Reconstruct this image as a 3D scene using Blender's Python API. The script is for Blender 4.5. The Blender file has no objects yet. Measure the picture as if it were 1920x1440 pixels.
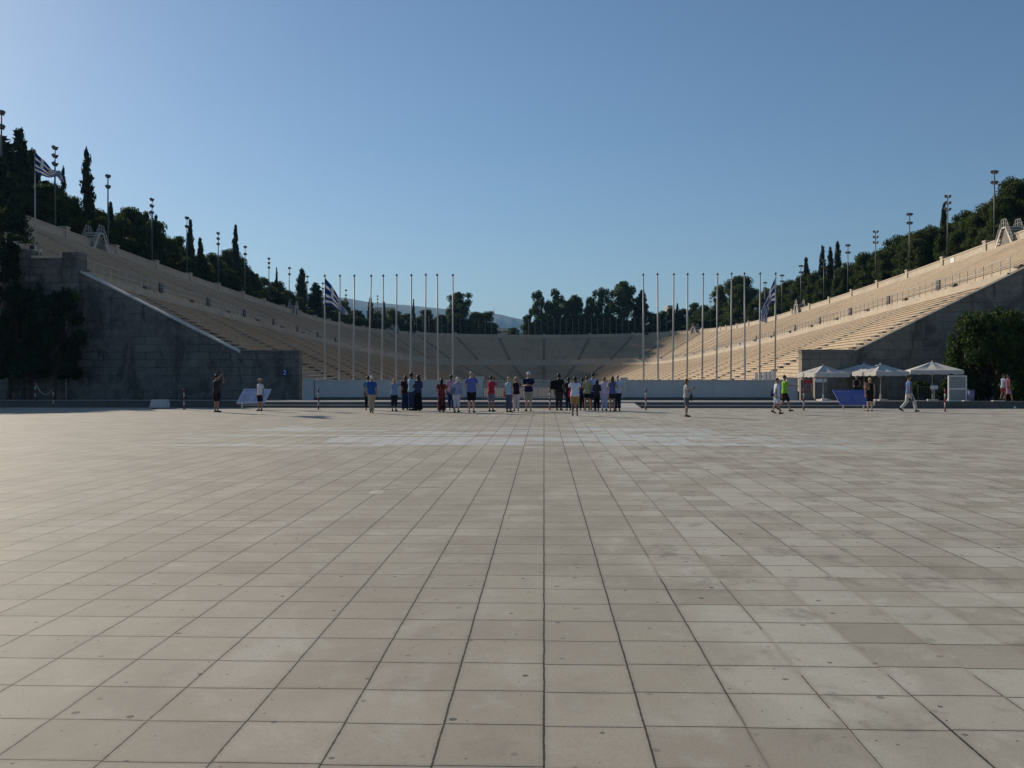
import bpy, math, random
import numpy as np
from mathutils import Vector, Matrix, Euler
R = math.radians
random.seed(7); np.random.seed(7)
SC = bpy.context.scene
COL = SC.collection

# ------------------------------------------------------------------ camera
F = 1750.0                     # focal length in pixels of the 1920 px wide photograph
PSI = math.atan(60/F)          # camera turned slightly left of the stadium axis (+Y)
PITCH = math.atan(3/F)
CAMZ = 1.6
cam_d = bpy.data.cameras.new("camera"); cam = bpy.data.objects.new("camera", cam_d); COL.objects.link(cam)
cam_d.sensor_width = 36; cam_d.lens = 36*F/1920; cam_d.clip_start = 0.1; cam_d.clip_end = 30000
cam.location = (0, 0, CAMZ); cam.rotation_euler = (math.pi/2-PITCH, 0, PSI)
SC.camera = cam
SC.render.resolution_x = 1024; SC.render.resolution_y = 768

# ------------------------------------------------------------------ sky, sun, exposure
SUN_EL = 24.0; SUN_AZ = -44.0  # azimuth clockwise from +Y
w = bpy.data.worlds.new("World"); SC.world = w; w.use_nodes = True
nt = w.node_tree; nt.nodes.clear()
sky = nt.nodes.new('ShaderNodeTexSky'); sky.sky_type = 'NISHITA'; sky.sun_disc = False
sky.sun_elevation = R(SUN_EL); sky.sun_rotation = R(SUN_AZ)
sky.altitude = 600; sky.air_density = 1.2; sky.dust_density = 0.55; sky.ozone_density = 4.6
bg = nt.nodes.new('ShaderNodeBackground'); bg.inputs['Strength'].default_value = 0.081
wo = nt.nodes.new('ShaderNodeOutputWorld')
nt.links.new(sky.outputs[0], bg.inputs[0]); nt.links.new(bg.outputs[0], wo.inputs[0])
sd = bpy.data.lights.new("sun", 'SUN'); sd.energy = 5.0; sd.angle = R(0.5); sd.color = (1.0, 0.885, 0.72)
sun = bpy.data.objects.new("sun", sd); COL.objects.link(sun)
sdir = Vector((math.sin(R(SUN_AZ))*math.cos(R(SUN_EL)), math.cos(R(SUN_AZ))*math.cos(R(SUN_EL)), math.sin(R(SUN_EL))))
sun.rotation_euler = sdir.to_track_quat('Z', 'Y').to_euler()
SC.view_settings.view_transform = 'Standard'; SC.view_settings.look = 'None'
SC.view_settings.exposure = 0.0; SC.view_settings.gamma = 1.0
SC.render.engine = 'CYCLES'
SC.cycles.max_bounces = 6; SC.cycles.volume_bounces = 0; SC.cycles.transparent_max_bounces = 8

# ------------------------------------------------------------------ helpers
def ray(px, py):
    v = Vector(((px-960)/F, 1.0, (720-py)/F))
    v.rotate(Euler((-PITCH, 0, 0))); v.rotate(Euler((0, 0, PSI)))
    return v
def at(px, py, Y):
    d = ray(px, py); t = Y/d.y
    return Vector((d.x*t, Y, CAMZ+d.z*t))
SLOPE = 11/F                    # the plaza rises very gently towards the steps
def plaza_z(y): return SLOPE*y
def on_plaza(px, py):
    d = ray(px, py); t = CAMZ/(SLOPE*d.y-d.z)
    return Vector((d.x*t, d.y*t, SLOPE*d.y*t))
def plat_z(y): return .615-(y-47.9)*.0131
ORD = ['first','second','third','fourth','fifth','sixth','seventh','eighth','ninth','tenth','eleventh','twelfth','thirteenth','fourteenth','fifteenth','sixteenth','seventeenth','eighteenth','nineteenth','twentieth']
TENS = ['', '', 'twenty', 'thirty', 'forty', 'fifty']
def ordn(i):                    # i from 0
    n = i+1
    if n <= 20: return ORD[n-1]
    if n % 10 == 0: return {30: 'thirtieth', 40: 'fortieth', 50: 'fiftieth'}[n]
    return TENS[n//10]+'-'+ORD[n % 10-1]

class MB:
    """collects shapes; build() links them as ONE mesh object"""
    def __init__(s): s.v = []; s.f = []; s.m = []; s.mi = 0
    def add(s, vs, fs):
        o = len(s.v); s.v += [tuple(v) for v in vs]
        for f in fs: s.f.append(tuple(i+o for i in f)); s.m.append(s.mi)
        return s
    def mat(s, i): s.mi = i; return s
    def box(s, x0, x1, y0, y1, z0, z1, M=None):
        v = [(x0,y0,z0),(x1,y0,z0),(x1,y1,z0),(x0,y1,z0),(x0,y0,z1),(x1,y0,z1),(x1,y1,z1),(x0,y1,z1)]
        if M is not None: v = [M @ Vector(p) for p in v]
        return s.add(v, [(0,3,2,1),(4,5,6,7),(0,1,5,4),(1,2,6,5),(2,3,7,6),(3,0,4,7)])
    def tube(s, pts, rad, n=8, ell=None, cap=True):
        """pts centre line, rad radius per point or number, ell=(rx,ry) factors about a fixed frame"""
        pts = [Vector(p) for p in pts]; k = len(pts)
        if not hasattr(rad, '__len__'): rad = [rad]*k
        rings = []; ref = None
        for i, p in enumerate(pts):
            d = (pts[min(i+1, k-1)]-pts[max(i-1, 0)])
            if d.length < 1e-9: d = Vector((0, 0, 1))
            d.normalize()
            if ref is None:
                a = Vector((1, 0, 0)) if abs(d.x) < .9 else Vector((0, 1, 0))
            else: a = ref
            u = (a-d*a.dot(d)).normalized(); vv = d.cross(u); ref = u
            r = rad[i]; rx, ry = (r if hasattr(r, '__len__') else (r, r))
            rings.append([p+u*math.cos(t)*rx+vv*math.sin(t)*ry for t in [2*math.pi*j/n for j in range(n)]])
        vs = [q for r_ in rings for q in r_]; fs = []
        for i in range(k-1):
            for j in range(n):
                a = i*n+j; b = i*n+(j+1) % n
                fs.append((a, b, b+n, a+n))
        if cap: fs.append(tuple(reversed(range(n)))); fs.append(tuple((k-1)*n+j for j in range(n)))
        return s.add(vs, fs)
    def ball(s, c, r, nu=10, nv=7):
        r = r if hasattr(r, '__len__') else (r, r, r); c = Vector(c)
        vs = [c+Vector((0, 0, -r[2]))]; fs = []
        for i in range(1, nv):
            ph = -math.pi/2+math.pi*i/nv
            for j in range(nu):
                t = 2*math.pi*j/nu
                vs.append(c+Vector((r[0]*math.cos(ph)*math.cos(t), r[1]*math.cos(ph)*math.sin(t), r[2]*math.sin(ph))))
        vs.append(c+Vector((0, 0, r[2]))); L = len(vs)-1
        for j in range(nu): fs.append((0, 1+(j+1) % nu, 1+j)); fs.append((L, L-nu+j, L-nu+(j+1) % nu))
        for i in range(nv-2):
            for j in range(nu):
                a = 1+i*nu+j; b = 1+i*nu+(j+1) % nu
                fs.append((a, b, b+nu, a+nu))
        return s.add(vs, fs)
    def strip(s, rows, closed=False):
        """rows: list of polylines of equal length, faces between successive rows"""
        n = len(rows[0]); vs = [p for r_ in rows for p in r_]; fs = []
        for i in range(len(rows)-1):
            for j in range(n-1):
                a = i*n+j; fs.append((a, a+1, a+n+1, a+n))
        return s.add(vs, fs)
    def prism(s, poly, y0, y1):
        """poly in (x,z), extruded along y"""
        n = len(poly); vs = [(x, y0, z) for x, z in poly]+[(x, y1, z) for x, z in poly]
        fs = [tuple(range(n)), tuple(reversed(range(n, 2*n)))]
        for i in range(n): j = (i+1) % n; fs.append((j, i, i+n, j+n))
        return s.add(vs, fs)
    def mesh(s, name):
        me = bpy.data.meshes.new(name); me.from_pydata(s.v, [], s.f)
        if any(s.m): me.polygons.foreach_set('material_index', s.m)
        me.update(); return me
    def build(s, name, mats, parent=None, smooth=False, loc=None, rotz=0):
        me = s.mesh(name)
        if not isinstance(mats, (list, tuple)): mats = [mats]
        for m in mats: me.materials.append(m)
        if smooth: me.polygons.foreach_set('use_smooth', [True]*len(me.polygons))
        o = bpy.data.objects.new(name, me); COL.objects.link(o)
        if parent: o.parent = parent
        if loc is not None: o.location = loc
        o.rotation_euler.z = rotz
        return o
def fixn(o):                    # recalculate normals outward
    import bmesh
    bm = bmesh.new(); bm.from_mesh(o.data); bmesh.ops.recalc_face_normals(bm, faces=bm.faces); bm.to_mesh(o.data); bm.free()
    return o
def tag(o, label=None, cat=None, group=None, kind=None):
    if label: o['label'] = label
    if cat: o['category'] = cat
    if group: o['group'] = group
    if kind: o['kind'] = kind
    return o
def thing(name, loc, label, cat, group=None, rotz=0):
    o = bpy.data.objects.new(name, None); COL.objects.link(o); o.location = loc; o.rotation_euler.z = rotz
    o.empty_display_size = .3
    return tag(o, label, cat, group)
def struct(o, label=None, cat=None):
    o['kind'] = 'structure'
    return o
def copy_tree(o, parent=None, depth=0):
    c = o.copy(); COL.objects.link(c)
    if parent: c.parent = parent
    for ch in CH.get(o.name, []): copy_tree(ch, c)
    return c
CH = {}
def remember(root):             # record children once, so copying does not scan the scene
    allo = list(bpy.data.objects)
    def rec(o):
        CH[o.name] = [x for x in allo if x.parent == o]
        for x in CH[o.name]: rec(x)
    rec(root)

# ------------------------------------------------------------------ materials
def nmat(name, rough=.8, spec=.3):
    m = bpy.data.materials.new(name); m.use_nodes = True
    n = m.node_tree; b = n.nodes['Principled BSDF']; b.inputs['Roughness'].default_value = rough
    b.inputs['Specular IOR Level'].default_value = spec
    return m, n, b
class G:
    """tiny node helper"""
    def __init__(s, n): s.n = n
    def put(s, inp, v):
        if v is None: return
        if hasattr(v, 'is_linked') or hasattr(v, 'links'): s.n.links.new(v, inp)
        else: inp.default_value = v
    def math(s, op, a, b=None, c=None, clamp=False):
        q = s.n.nodes.new('ShaderNodeMath'); q.operation = op; q.use_clamp = clamp
        s.put(q.inputs[0], a); s.put(q.inputs[1], b); s.put(q.inputs[2], c); return q.outputs[0]
    def mix(s, f, a, b, blend='MIX'):
        q = s.n.nodes.new('ShaderNodeMix'); q.data_type = 'RGBA'; q.blend_type = blend
        s.put(q.inputs['Factor'], f)
        s.put(q.inputs[6], a if hasattr(a, 'links') else (*a, 1)[:4]); s.put(q.inputs[7], b if hasattr(b, 'links') else (*b, 1)[:4])
        return q.outputs[2]
    def noise(s, vec, scale, detail=3, rough=.55, dist=0):
        q = s.n.nodes.new('ShaderNodeTexNoise'); q.inputs['Scale'].default_value = scale; q.inputs['Detail'].default_value = detail
        q.inputs['Roughness'].default_value = rough; q.inputs['Distortion'].default_value = dist
        if vec is not None: s.n.links.new(vec, q.inputs['Vector'])
        return q.outputs['Fac']
    def ramp(s, f, lo, hi): 
        q = s.n.nodes.new('ShaderNodeMapRange'); q.interpolation_type = 'SMOOTHSTEP'
        s.put(q.inputs['Value'], f); s.put(q.inputs['From Min'], lo); s.put(q.inputs['From Max'], hi); return q.outputs[0]
    def coord(s, kind='Object'):
        q = s.n.nodes.new('ShaderNodeTexCoord'); return q.outputs[kind]
    def sep(s, v):
        q = s.n.nodes.new('ShaderNodeSeparateXYZ'); s.n.links.new(v, q.inputs[0]); return q.outputs
    def comb(s, x, y, z=0.0):
        q = s.n.nodes.new('ShaderNodeCombineXYZ'); s.put(q.inputs[0], x); s.put(q.inputs[1], y); s.put(q.inputs[2], z); return q.outputs[0]
    def white(s, v):
        q = s.n.nodes.new('ShaderNodeTexWhiteNoise'); q.noise_dimensions = '3D'; s.n.links.new(v, q.inputs['Vector']); return q.outputs['Value']
    def mapping(s, v, scale=(1,1,1), loc=(0,0,0)):
        q = s.n.nodes.new('ShaderNodeMapping'); s.n.links.new(v, q.inputs['Vector']); q.inputs['Scale'].default_value = scale; q.inputs['Location'].default_value = loc; return q.outputs[0]
    def bump(s, h, strength=.3, dist=.01):
        q = s.n.nodes.new('ShaderNodeBump'); q.inputs['Strength'].default_value = strength; q.inputs['Distance'].default_value = dist
        s.n.links.new(h, q.inputs['Height']); return q.outputs[0]
def simple(name, col, rough=.7, spec=.3, var=.12, scale=8, metal=0, bump=0):
    m, n, b = nmat(name, rough, spec); g = G(n); co = g.coord()
    f = g.ramp(g.noise(co, scale, 4), .3, .7)
    n.links.new(g.mix(f, tuple(c*(1-var) for c in col), tuple(min(1, c*(1+var)) for c in col)), b.inputs['Base Color'])
    b.inputs['Metallic'].default_value = metal
    if bump: n.links.new(g.bump(g.noise(co, scale*3, 3), bump, .02), b.inputs['Normal'])
    return m

# plaza slabs
TILE = .46
def mat_plaza():
    m, n, b = nmat('plaza_slabs', .8, .22); g = G(n); co = g.coord(); x, y, z = g.sep(co)
    wob = g.math('MULTIPLY', g.math('SUBTRACT', g.noise(co, 3.0, 3), .5), .012)
    xt = g.math('DIVIDE', g.math('ADD', x, wob), TILE)
    cx = g.math('FLOOR', xt)
    shift = g.math('MULTIPLY', g.math('SUBTRACT', g.white(g.comb(cx, 3.0, 1.0)), .5), .05)
    yt = g.math('ADD', g.math('ADD', g.math('DIVIDE', g.math('ADD', y, wob), TILE), -.30), shift)
    cy = g.math('FLOOR', yt); fx = g.math('FRACT', xt); fy = g.math('FRACT', yt)
    dx = g.math('MINIMUM', fx, g.math('SUBTRACT', 1.0, fx)); dy = g.math('MINIMUM', fy, g.math('SUBTRACT', 1.0, fy))
    ids = g.comb(cx, cy, .5); r1 = g.white(ids); r2 = g.white(g.comb(cy, cx, 7.5))
    # joint widths differ along their length and from column to column
    colr = g.white(g.comb(cx, 11.0, 2.0))
    jn = g.noise(co, 26, 3, .7)
    wx = g.math('ADD', -.0015, g.math('MULTIPLY', g.math('ADD', jn, g.math('MULTIPLY', colr, .3)), .0185))
    wy = g.math('ADD', .001, g.math('MULTIPLY', g.math('ADD', jn, g.math('MULTIPLY', g.white(g.comb(cy, g.math('FLOOR', g.math('MULTIPLY', xt, .25)), 5.0)), .3)), .0135))
    jx = g.math('LESS_THAN', dx, wx); jy = g.math('LESS_THAN', dy, wy)
    # two stones: plain warm beige on the left, paler greenish slabs mixed in on the right
    right = g.ramp(g.math('ADD', x, g.math('MULTIPLY', g.math('SUBTRACT', g.noise(co, .35, 2), .5), 1.2)), .7, 1.2)
    pale = g.math('MULTIPLY', right, g.ramp(g.math('ADD', g.math('MULTIPLY', r1, .6), g.math('MULTIPLY', g.noise(g.comb(cx, cy, 0.0), .45, 2), .8)), .50, .80))
    base = g.mix(g.ramp(r2, .05, .95), (.352, .314, .250), (.405, .364, .290))
    strip = g.math('MULTIPLY', g.ramp(x, .9, 1.3), g.math('SUBTRACT', 1.0, g.ramp(x, 2.6, 4.2))); pale = g.math('MAXIMUM', pale, g.math('MULTIPLY', strip, g.ramp(r1, .10, .45)))
    base = g.mix(g.math('MULTIPLY', pale, .9), base, (.490, .470, .390))
    pink = g.math('MULTIPLY', right, g.math('GREATER_THAN', r1, .84)); base = g.mix(g.math('MULTIPLY', pink, .35), base, (.375, .318, .262))
    # blotches, bleached and trodden patches that cross the slabs
    n1 = g.noise(g.mapping(co, (.9, .55, 1)), 1.15, 5, .62, .6)
    base = g.mix(g.math('MULTIPLY', g.ramp(n1, .50, .70), .62), base, (.52, .48, .41))
    n2 = g.noise(co, .8, 4, .6, .3); base = g.mix(g.math('MULTIPLY', g.ramp(n2, .46, .70), .48), base, (.275, .24, .19))
    nb = g.noise(g.mapping(co, (1.3, 1.0, 1)), 1.7, 6, .66, .25); calm = g.math('ADD', .45, g.math('MULTIPLY', right, .55)); base = g.mix(g.math('MULTIPLY', g.ramp(nb, .53, .68), g.math('MULTIPLY', calm, .6)), base, (.22, .195, .155)); base = g.mix(g.math('MULTIPLY', g.ramp(nb, .45, .32), g.math('MULTIPLY', calm, .55)), base, (.56, .53, .455))
    n3 = g.noise(co, 70, 5, .8); base = g.mix(g.math('MULTIPLY', g.ramp(n3, .42, .72), .42), base, (.20, .18, .15))
    # old whitish-blue paint on whole slabs, a broken band across the square
    nz = g.noise(g.comb(g.math('MULTIPLY', cx, .10), g.math('MULTIPLY', cy, .75), 4.0), 1.0, 2)
    env = g.math('MULTIPLY', g.ramp(x, -10.5, -7.5), g.math('SUBTRACT', 1.0, g.ramp(x, 5.0, 9.5)))
    env = g.math('MULTIPLY', env, g.math('MULTIPLY', g.ramp(y, 20.6, 21.0), g.math('SUBTRACT', 1.0, g.ramp(y, 28.0, 31.0))))
    core = g.math('MULTIPLY', g.math('COMPARE', y, 23.6, 1.0), g.math('MULTIPLY', g.math('GREATER_THAN', x, -5.4), g.math('LESS_THAN', x, 3.6)))
    pm = g.math('MULTIPLY', env, g.math('MAXIMUM', g.ramp(nz, .50, .54), g.math('MULTIPLY', core, g.math('GREATER_THAN', nz, .36))))
    pm = g.math('MULTIPLY', pm, g.math('ADD', .30, g.math('MULTIPLY', g.ramp(g.noise(co, 2.2, 5, .7), .35, .6), .40)))
    base = g.mix(pm, base, (.55, .60, .60))
    # edges of slabs a little dirtier, joints dark, some joints right filled with pale sand
    ed = g.math('SUBTRACT', 1.0, g.ramp(g.math('MINIMUM', dx, dy), .0, .075)); base = g.mix(g.math('MULTIPLY', ed, .22), base, (.16, .14, .12))
    sandy = g.math('MULTIPLY', right, g.math('GREATER_THAN', g.noise(g.comb(g.math('MULTIPLY', cx, 3.3), g.math('MULTIPLY', y, .25), 0.0), 1.0, 2), .5))
    jc = g.mix(sandy, (.022, .018, .015), (.40, .34, .25))
    base = g.mix(g.math('MULTIPLY', jx, .9), base, jc)
    base = g.mix(g.math('MULTIPLY', jy, .9), base, (.035, .028, .023))
    # trodden chewing gum
    def spots(scale, thr, rmin, rmax, colr_, seed):
        v = n.nodes.new('ShaderNodeTexVoronoi'); v.inputs['Scale'].default_value = scale; v.voronoi_dimensions = '2D'
        dn = g.math('MULTIPLY', g.math('SUBTRACT', g.noise(co, 40, 2), .5), .25)
        n.links.new(g.mapping(co, (1, 1, 1), (seed, seed*.7, 0)), v.inputs['Vector'])
        rr = g.sep(v.outputs['Color'])
        rad = g.math('MULTIPLY', g.math('ADD', rmin, g.math('MULTIPLY', rr[1], rmax-rmin)), g.math('ADD', 1.0, dn))
        on = g.math('GREATER_THAN', rr[0], thr)
        return g.math('MULTIPLY', on, g.math('LESS_THAN', v.outputs['Distance'], g.math('MULTIPLY', rad, scale))), g.math('MULTIPLY', rr[2], .8)
    # a repaired crack with a pale patch beside it, left of the centre line
    cl = g.math('ADD', 13.25, g.math('MULTIPLY', g.math('ADD', x, 2.0), .5)); cn = g.math('MULTIPLY', g.math('SUBTRACT', g.noise(co, 5, 3), .5), .12)
    crk = g.math('MULTIPLY', g.math('COMPARE', x, -2.0, .45), g.math('COMPARE', y, g.math('ADD', cl, cn), .028)); base = g.mix(g.math('MULTIPLY', crk, .7), base, (.08, .07, .06))
    pv = n.nodes.new('ShaderNodeVectorMath'); pv.operation = 'DISTANCE'; n.links.new(g.mapping(co, (1, .45, 0)), pv.inputs[0]); pv.inputs[1].default_value = (-2.32, 5.80, 0)
    base = g.mix(g.math('MULTIPLY', g.math('SUBTRACT', 1.0, g.ramp(g.math('ADD', pv.outputs['Value'], cn), .07, .13)), .5), base, (.60, .58, .50))
    s1, a1 = spots(2.9, .25, .005, .021, None, 3.1); base = g.mix(g.math('MULTIPLY', s1, g.math('ADD', a1, .12)), base, (.075, .068, .062))
    s2, a2 = spots(5.0, .60, .003, .008, None, 9.7); base = g.mix(g.math('MULTIPLY', s2, g.math('ADD', a2, .1)), base, (.035, .030, .028))
    n.links.new(base, b.inputs['Base Color'])
    n.links.new(g.math('ADD', .66, g.math('MULTIPLY', n1, .25)), b.inputs['Roughness'])
    h = g.math('SUBTRACT', g.math('MULTIPLY', g.noise(co, 30, 4), .12), g.math('MULTIPLY', g.math('MAXIMUM', jx, jy), 1.0))
    tilt = g.math('MULTIPLY', r1, .35); h = g.math('ADD', h, tilt)
    n.links.new(g.bump(h, .5, .004), b.inputs['Normal'])
    return m
def mat_blocks(name, c1, c2, cm, dark, bw=1.3, bh=.5, axis='XZ', stain=.5, rough=.85, joint=.012):
    """ashlar masonry; joints from a brick texture"""
    m, n, b = nmat(name, rough, .2); g = G(n); co = g.coord(); x, y, z = g.sep(co)
    v = g.comb(x if axis[0] == 'X' else y, z)
    q = n.nodes.new('ShaderNodeTexBrick'); n.links.new(v, q.inputs['Vector'])
    q.inputs['Scale'].default_value = 1; q.inputs['Brick Width'].default_value = bw; q.inputs['Row Height'].default_value = bh
    q.inputs['Mortar Size'].default_value = joint; q.inputs['Mortar Smooth'].default_value = .3; q.inputs['Bias'].default_value = 0
    q.inputs['Color1'].default_value = (*c1, 1); q.inputs['Color2'].default_value = (*c2, 1); q.inputs['Mortar'].default_value = (*cm, 1)
    base = q.outputs['Color']
    vn = n.nodes.new('ShaderNodeTexNoise'); vn.inputs['Scale'].default_value = .8; vn.inputs['Detail'].default_value = 3; n.links.new(co, vn.inputs['Vector'])
    wv = g.comb(g.math('ADD', x if axis[0] == 'X' else y, g.math('MULTIPLY', g.math('SUBTRACT', vn.outputs['Fac'], .5), .10)), g.math('ADD', z, g.math('MULTIPLY', g.math('SUBTRACT', g.noise(co, 1.7, 2), .5), .06)))
    n.links.new(wv, q.inputs['Vector'])
    cell = g.comb(g.math('FLOOR', g.math('DIVIDE', x if axis[0] == 'X' else y, bw*.5)), g.math('FLOOR', g.math('DIVIDE', z, bh)), 0.0)
    cw = g.white(cell)
    base = g.mix(g.math('MULTIPLY', g.ramp(cw, .6, .95), .35), base, tuple(min(1, k*1.5) for k in c1))
    base = g.mix(g.math('MULTIPLY', g.ramp(g.noise(co, .42, 4, .6), .36, .58), .88), base, g.mix(g.ramp(g.noise(co, 2.2, 4), .3, .7), c1, c2))
    st = g.math('MULTIPLY', g.ramp(g.noise(g.mapping(co, (1.2, 1.2, .7)), .45, 7, .75, .6), .47, .60), stain)
    base = g.mix(st, base, dark)
    st2 = g.math('MULTIPLY', g.ramp(g.noise(g.mapping(co, (3, 3, .4)), .9, 5, .7), .56, .72), stain)
    base = g.mix(st2, base, tuple(c*.5 for c in dark))
    base = g.mix(g.math('MULTIPLY', g.noise(co, 9, 4), .35), base, tuple(c*.6 for c in c1))
    n.links.new(base, b.inputs['Base Color'])
    n.links.new(g.bump(g.math('ADD', q.outputs['Fac'], g.noise(co, 12, 4)), .5, -.02), b.inputs['Normal'])
    return m
def mat_marble(name, c, dark, rough=.75):
    m, n, b = nmat(name, rough, .25); g = G(n); co = g.coord()
    f = g.ramp(g.noise(co, .9, 5, .65), .35, .7); base = g.mix(f, c, tuple(k*.84 for k in c))
    f2 = g.math('MULTIPLY', g.ramp(g.noise(co, 4.5, 5, .7), .5, .75), .5); base = g.mix(f2, base, dark)
    f3 = g.math('MULTIPLY', g.ramp(g.noise(co, .14, 3, .6), .5, .7), .35); base = g.mix(f3, base, dark)
    n.links.new(base, b.inputs['Base Color']); n.links.new(g.bump(g.noise(co, 14, 4), .3, .01), b.inputs['Normal'])
    return m
def mat_leaf(name, c1, c2, trans=.25):
    m, n, b = nmat(name, .75, .2); g = G(n); co = g.coord()
    f = g.ramp(g.noise(co, 1.1, 3), .35, .65); colr = g.mix(f, c1, c2)
    oi = n.nodes.new('ShaderNodeObjectInfo')
    colr = g.mix(g.math('MULTIPLY', oi.outputs['Random'], .5), colr, tuple((a*.5+b_*.5)*.6 for a, b_ in zip(c1, c2)))
    n.links.new(colr, b.inputs['Base Color'])
    t = n.nodes.new('ShaderNodeBsdfTranslucent'); n.links.new(g.mix(1.0, colr, (1.5, 1.7, .8), 'MULTIPLY'), t.inputs['Color'])
    ms = n.nodes.new('ShaderNodeMixShader'); ms.inputs[0].default_value = trans
    n.links.new(b.outputs[0], ms.inputs[1]); n.links.new(t.outputs[0], ms.inputs[2])
    n.links.new(ms.outputs[0], n.nodes['Material Output'].inputs['Surface'])
    return m
M = {}
M['plaza'] = mat_plaza()
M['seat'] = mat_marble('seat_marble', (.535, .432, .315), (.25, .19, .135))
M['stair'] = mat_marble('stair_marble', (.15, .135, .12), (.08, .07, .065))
M['parapet'] = mat_marble('parapet_marble', (.54, .455, .345), (.30, .25, .20))
M['coping'] = mat_marble('coping_marble', (.62, .57, .50), (.45, .40, .34))
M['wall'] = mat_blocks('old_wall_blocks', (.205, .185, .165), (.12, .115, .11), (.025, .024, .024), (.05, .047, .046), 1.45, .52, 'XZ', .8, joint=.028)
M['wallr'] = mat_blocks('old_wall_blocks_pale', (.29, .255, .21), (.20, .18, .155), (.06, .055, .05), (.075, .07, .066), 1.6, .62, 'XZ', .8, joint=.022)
M['lowwall'] = mat_blocks('low_wall_marble', (.60, .59, .57), (.52, .52, .51), (.34, .34, .34), (.36, .36, .36), 2.6, 1.4, 'XZ', .25, joint=.006)
M['step'] = mat_marble('step_marble', (.16, .15, .14), (.07, .065, .06))  # shade on the camera-facing risers put into this colour, darker than the nosing
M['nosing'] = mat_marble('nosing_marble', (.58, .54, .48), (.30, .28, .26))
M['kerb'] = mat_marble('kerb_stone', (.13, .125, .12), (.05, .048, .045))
M['platform'] = mat_marble('platform_paving', (.36, .33, .30), (.22, .20, .18))
M['track'] = simple('cinder_track', (.10, .085, .075), .95, .1, .2, 2)
M['ground'] = simple('dry_ground', (.16, .14, .10), .95, .1, .2, .05)
M['hill'] = simple('hillside_soil', (.055, .052, .032), .95, .05, .3, .4)
M['mount'] = simple('mountain_scrub', (.17, .16, .13), .95, .05, .25, .004)
M['pole'] = simple('pole_paint', (.40, .39, .37), .45, .4, .05)
M['mast'] = simple('mast_green_grey', (.07, .09, .08), .5, .4, .1)
M['lamp'] = simple('lamp_housing', (.06, .058, .055), .45, .5, .1)
M['glass'] = simple('lamp_glass', (.20, .19, .185), .15, .6, .05)
M['rail'] = simple('rail_metal', (.46, .44, .40), .45, .4, .1)
M['white'] = simple('white_paint', (.72, .72, .70), .55, .35, .06)
M['red'] = simple('red_paint', (.42, .035, .03), .55, .35, .1)
M['bred'] = simple('bollard_red', (.20, .022, .02), .55, .35, .2, 20)
M['bwhite'] = simple('bollard_white', (.40, .39, .37), .6, .3, .2, 20)
M['canvas'] = simple('canvas_cream', (.56, .53, .48), .85, .1, .05, 3)
M['fb'] = simple('flag_blue', (.03, .085, .30), .8, .1, .08)
M['fw'] = simple('flag_white', (.66, .67, .66), .8, .1, .04)
M['black'] = simple('black_plastic', (.015, .015, .016), .5, .4, .1)
M['blue'] = simple('sign_blue', (.018, .045, .20), .5, .3, .05)
M['panelw'] = simple('panel_white', (.50, .52, .66), .5, .3, .05)
M['panelb'] = simple('panel_blue', (.12, .15, .42), .5, .3, .08, 3)
M['print'] = simple('panel_print', (.27, .29, .44), .6, .2, .1)
M['mesh'] = simple('grey_board', (.27, .28, .27), .7, .2, .1)
M['straw2'] = simple('lamp_yellowed', (.55, .50, .36), .5, .3, .1)
M['lav'] = simple('bin_lavender', (.20, .18, .34), .6, .3, .1)
M['wood'] = simple('bark', (.07, .05, .035), .95, .1, .25, 6, bump=.5)
M['bldg'] = simple('render_cream', (.55, .50, .42), .85, .1, .06, .5)
M['roof'] = simple('roof_tile', (.30, .15, .10), .85, .1, .1, 1)
M['winglass'] = simple('window_dark', (.03, .04, .05), .2, .5, .1)
M['pine'] = mat_leaf('pine_needles', (.030, .044, .014), (.080, .102, .028), .28)
M['cyp'] = mat_leaf('cypress_needles', (.022, .034, .018), (.036, .050, .024), .12)
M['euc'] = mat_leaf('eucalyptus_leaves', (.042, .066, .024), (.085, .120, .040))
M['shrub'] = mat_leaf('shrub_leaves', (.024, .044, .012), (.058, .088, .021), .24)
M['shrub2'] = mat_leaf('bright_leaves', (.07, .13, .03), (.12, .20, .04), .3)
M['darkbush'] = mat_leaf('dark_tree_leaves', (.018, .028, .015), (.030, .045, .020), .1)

# ------------------------------------------------------------------ ground, plaza, steps
mb = MB(); mb.add([(-9000,-3000,-.6),(9000,-3000,-.6),(9000,9000,-.6),(-9000,9000,-.6)], [(0,1,2,3)])
struct(mb.build('ground', M['ground']))
Y1 = 47.5
mb = MB(); mb.add([(-160,-30,plaza_z(-30)),(160,-30,plaza_z(-30)),(160,Y1+.4,plaza_z(Y1+.4)),(-160,Y1+.4,plaza_z(Y1+.4))], [(0,1,2,3)])
struct(mb.build('plaza', M['plaza']))
XL = at(447, 760, Y1).x; XR = at(1640, 760, Y1).x
# platform: two steps in the middle, a plain kerb face left and right
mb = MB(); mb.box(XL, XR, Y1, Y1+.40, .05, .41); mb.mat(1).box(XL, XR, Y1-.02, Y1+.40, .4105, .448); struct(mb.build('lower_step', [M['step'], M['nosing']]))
mb = MB(); mb.add([(-160,47.9,.615),(160,47.9,.615),(160,66,plat_z(66)),(-160,66,plat_z(66)),(-160,47.9,0),(160,47.9,0)], [(0,1,2,3),(4,5,1,0)])
struct(mb.build('platform', M['platform']))
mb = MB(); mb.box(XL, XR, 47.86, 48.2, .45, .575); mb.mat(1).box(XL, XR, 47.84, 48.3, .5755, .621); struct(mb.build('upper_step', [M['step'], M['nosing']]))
for a, b in ((-160, XL), (XR, 160)):
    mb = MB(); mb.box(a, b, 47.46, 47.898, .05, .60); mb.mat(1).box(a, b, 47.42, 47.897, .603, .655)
    struct(mb.build('kerb', [M['kerb'], M['kerb']]))
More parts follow.
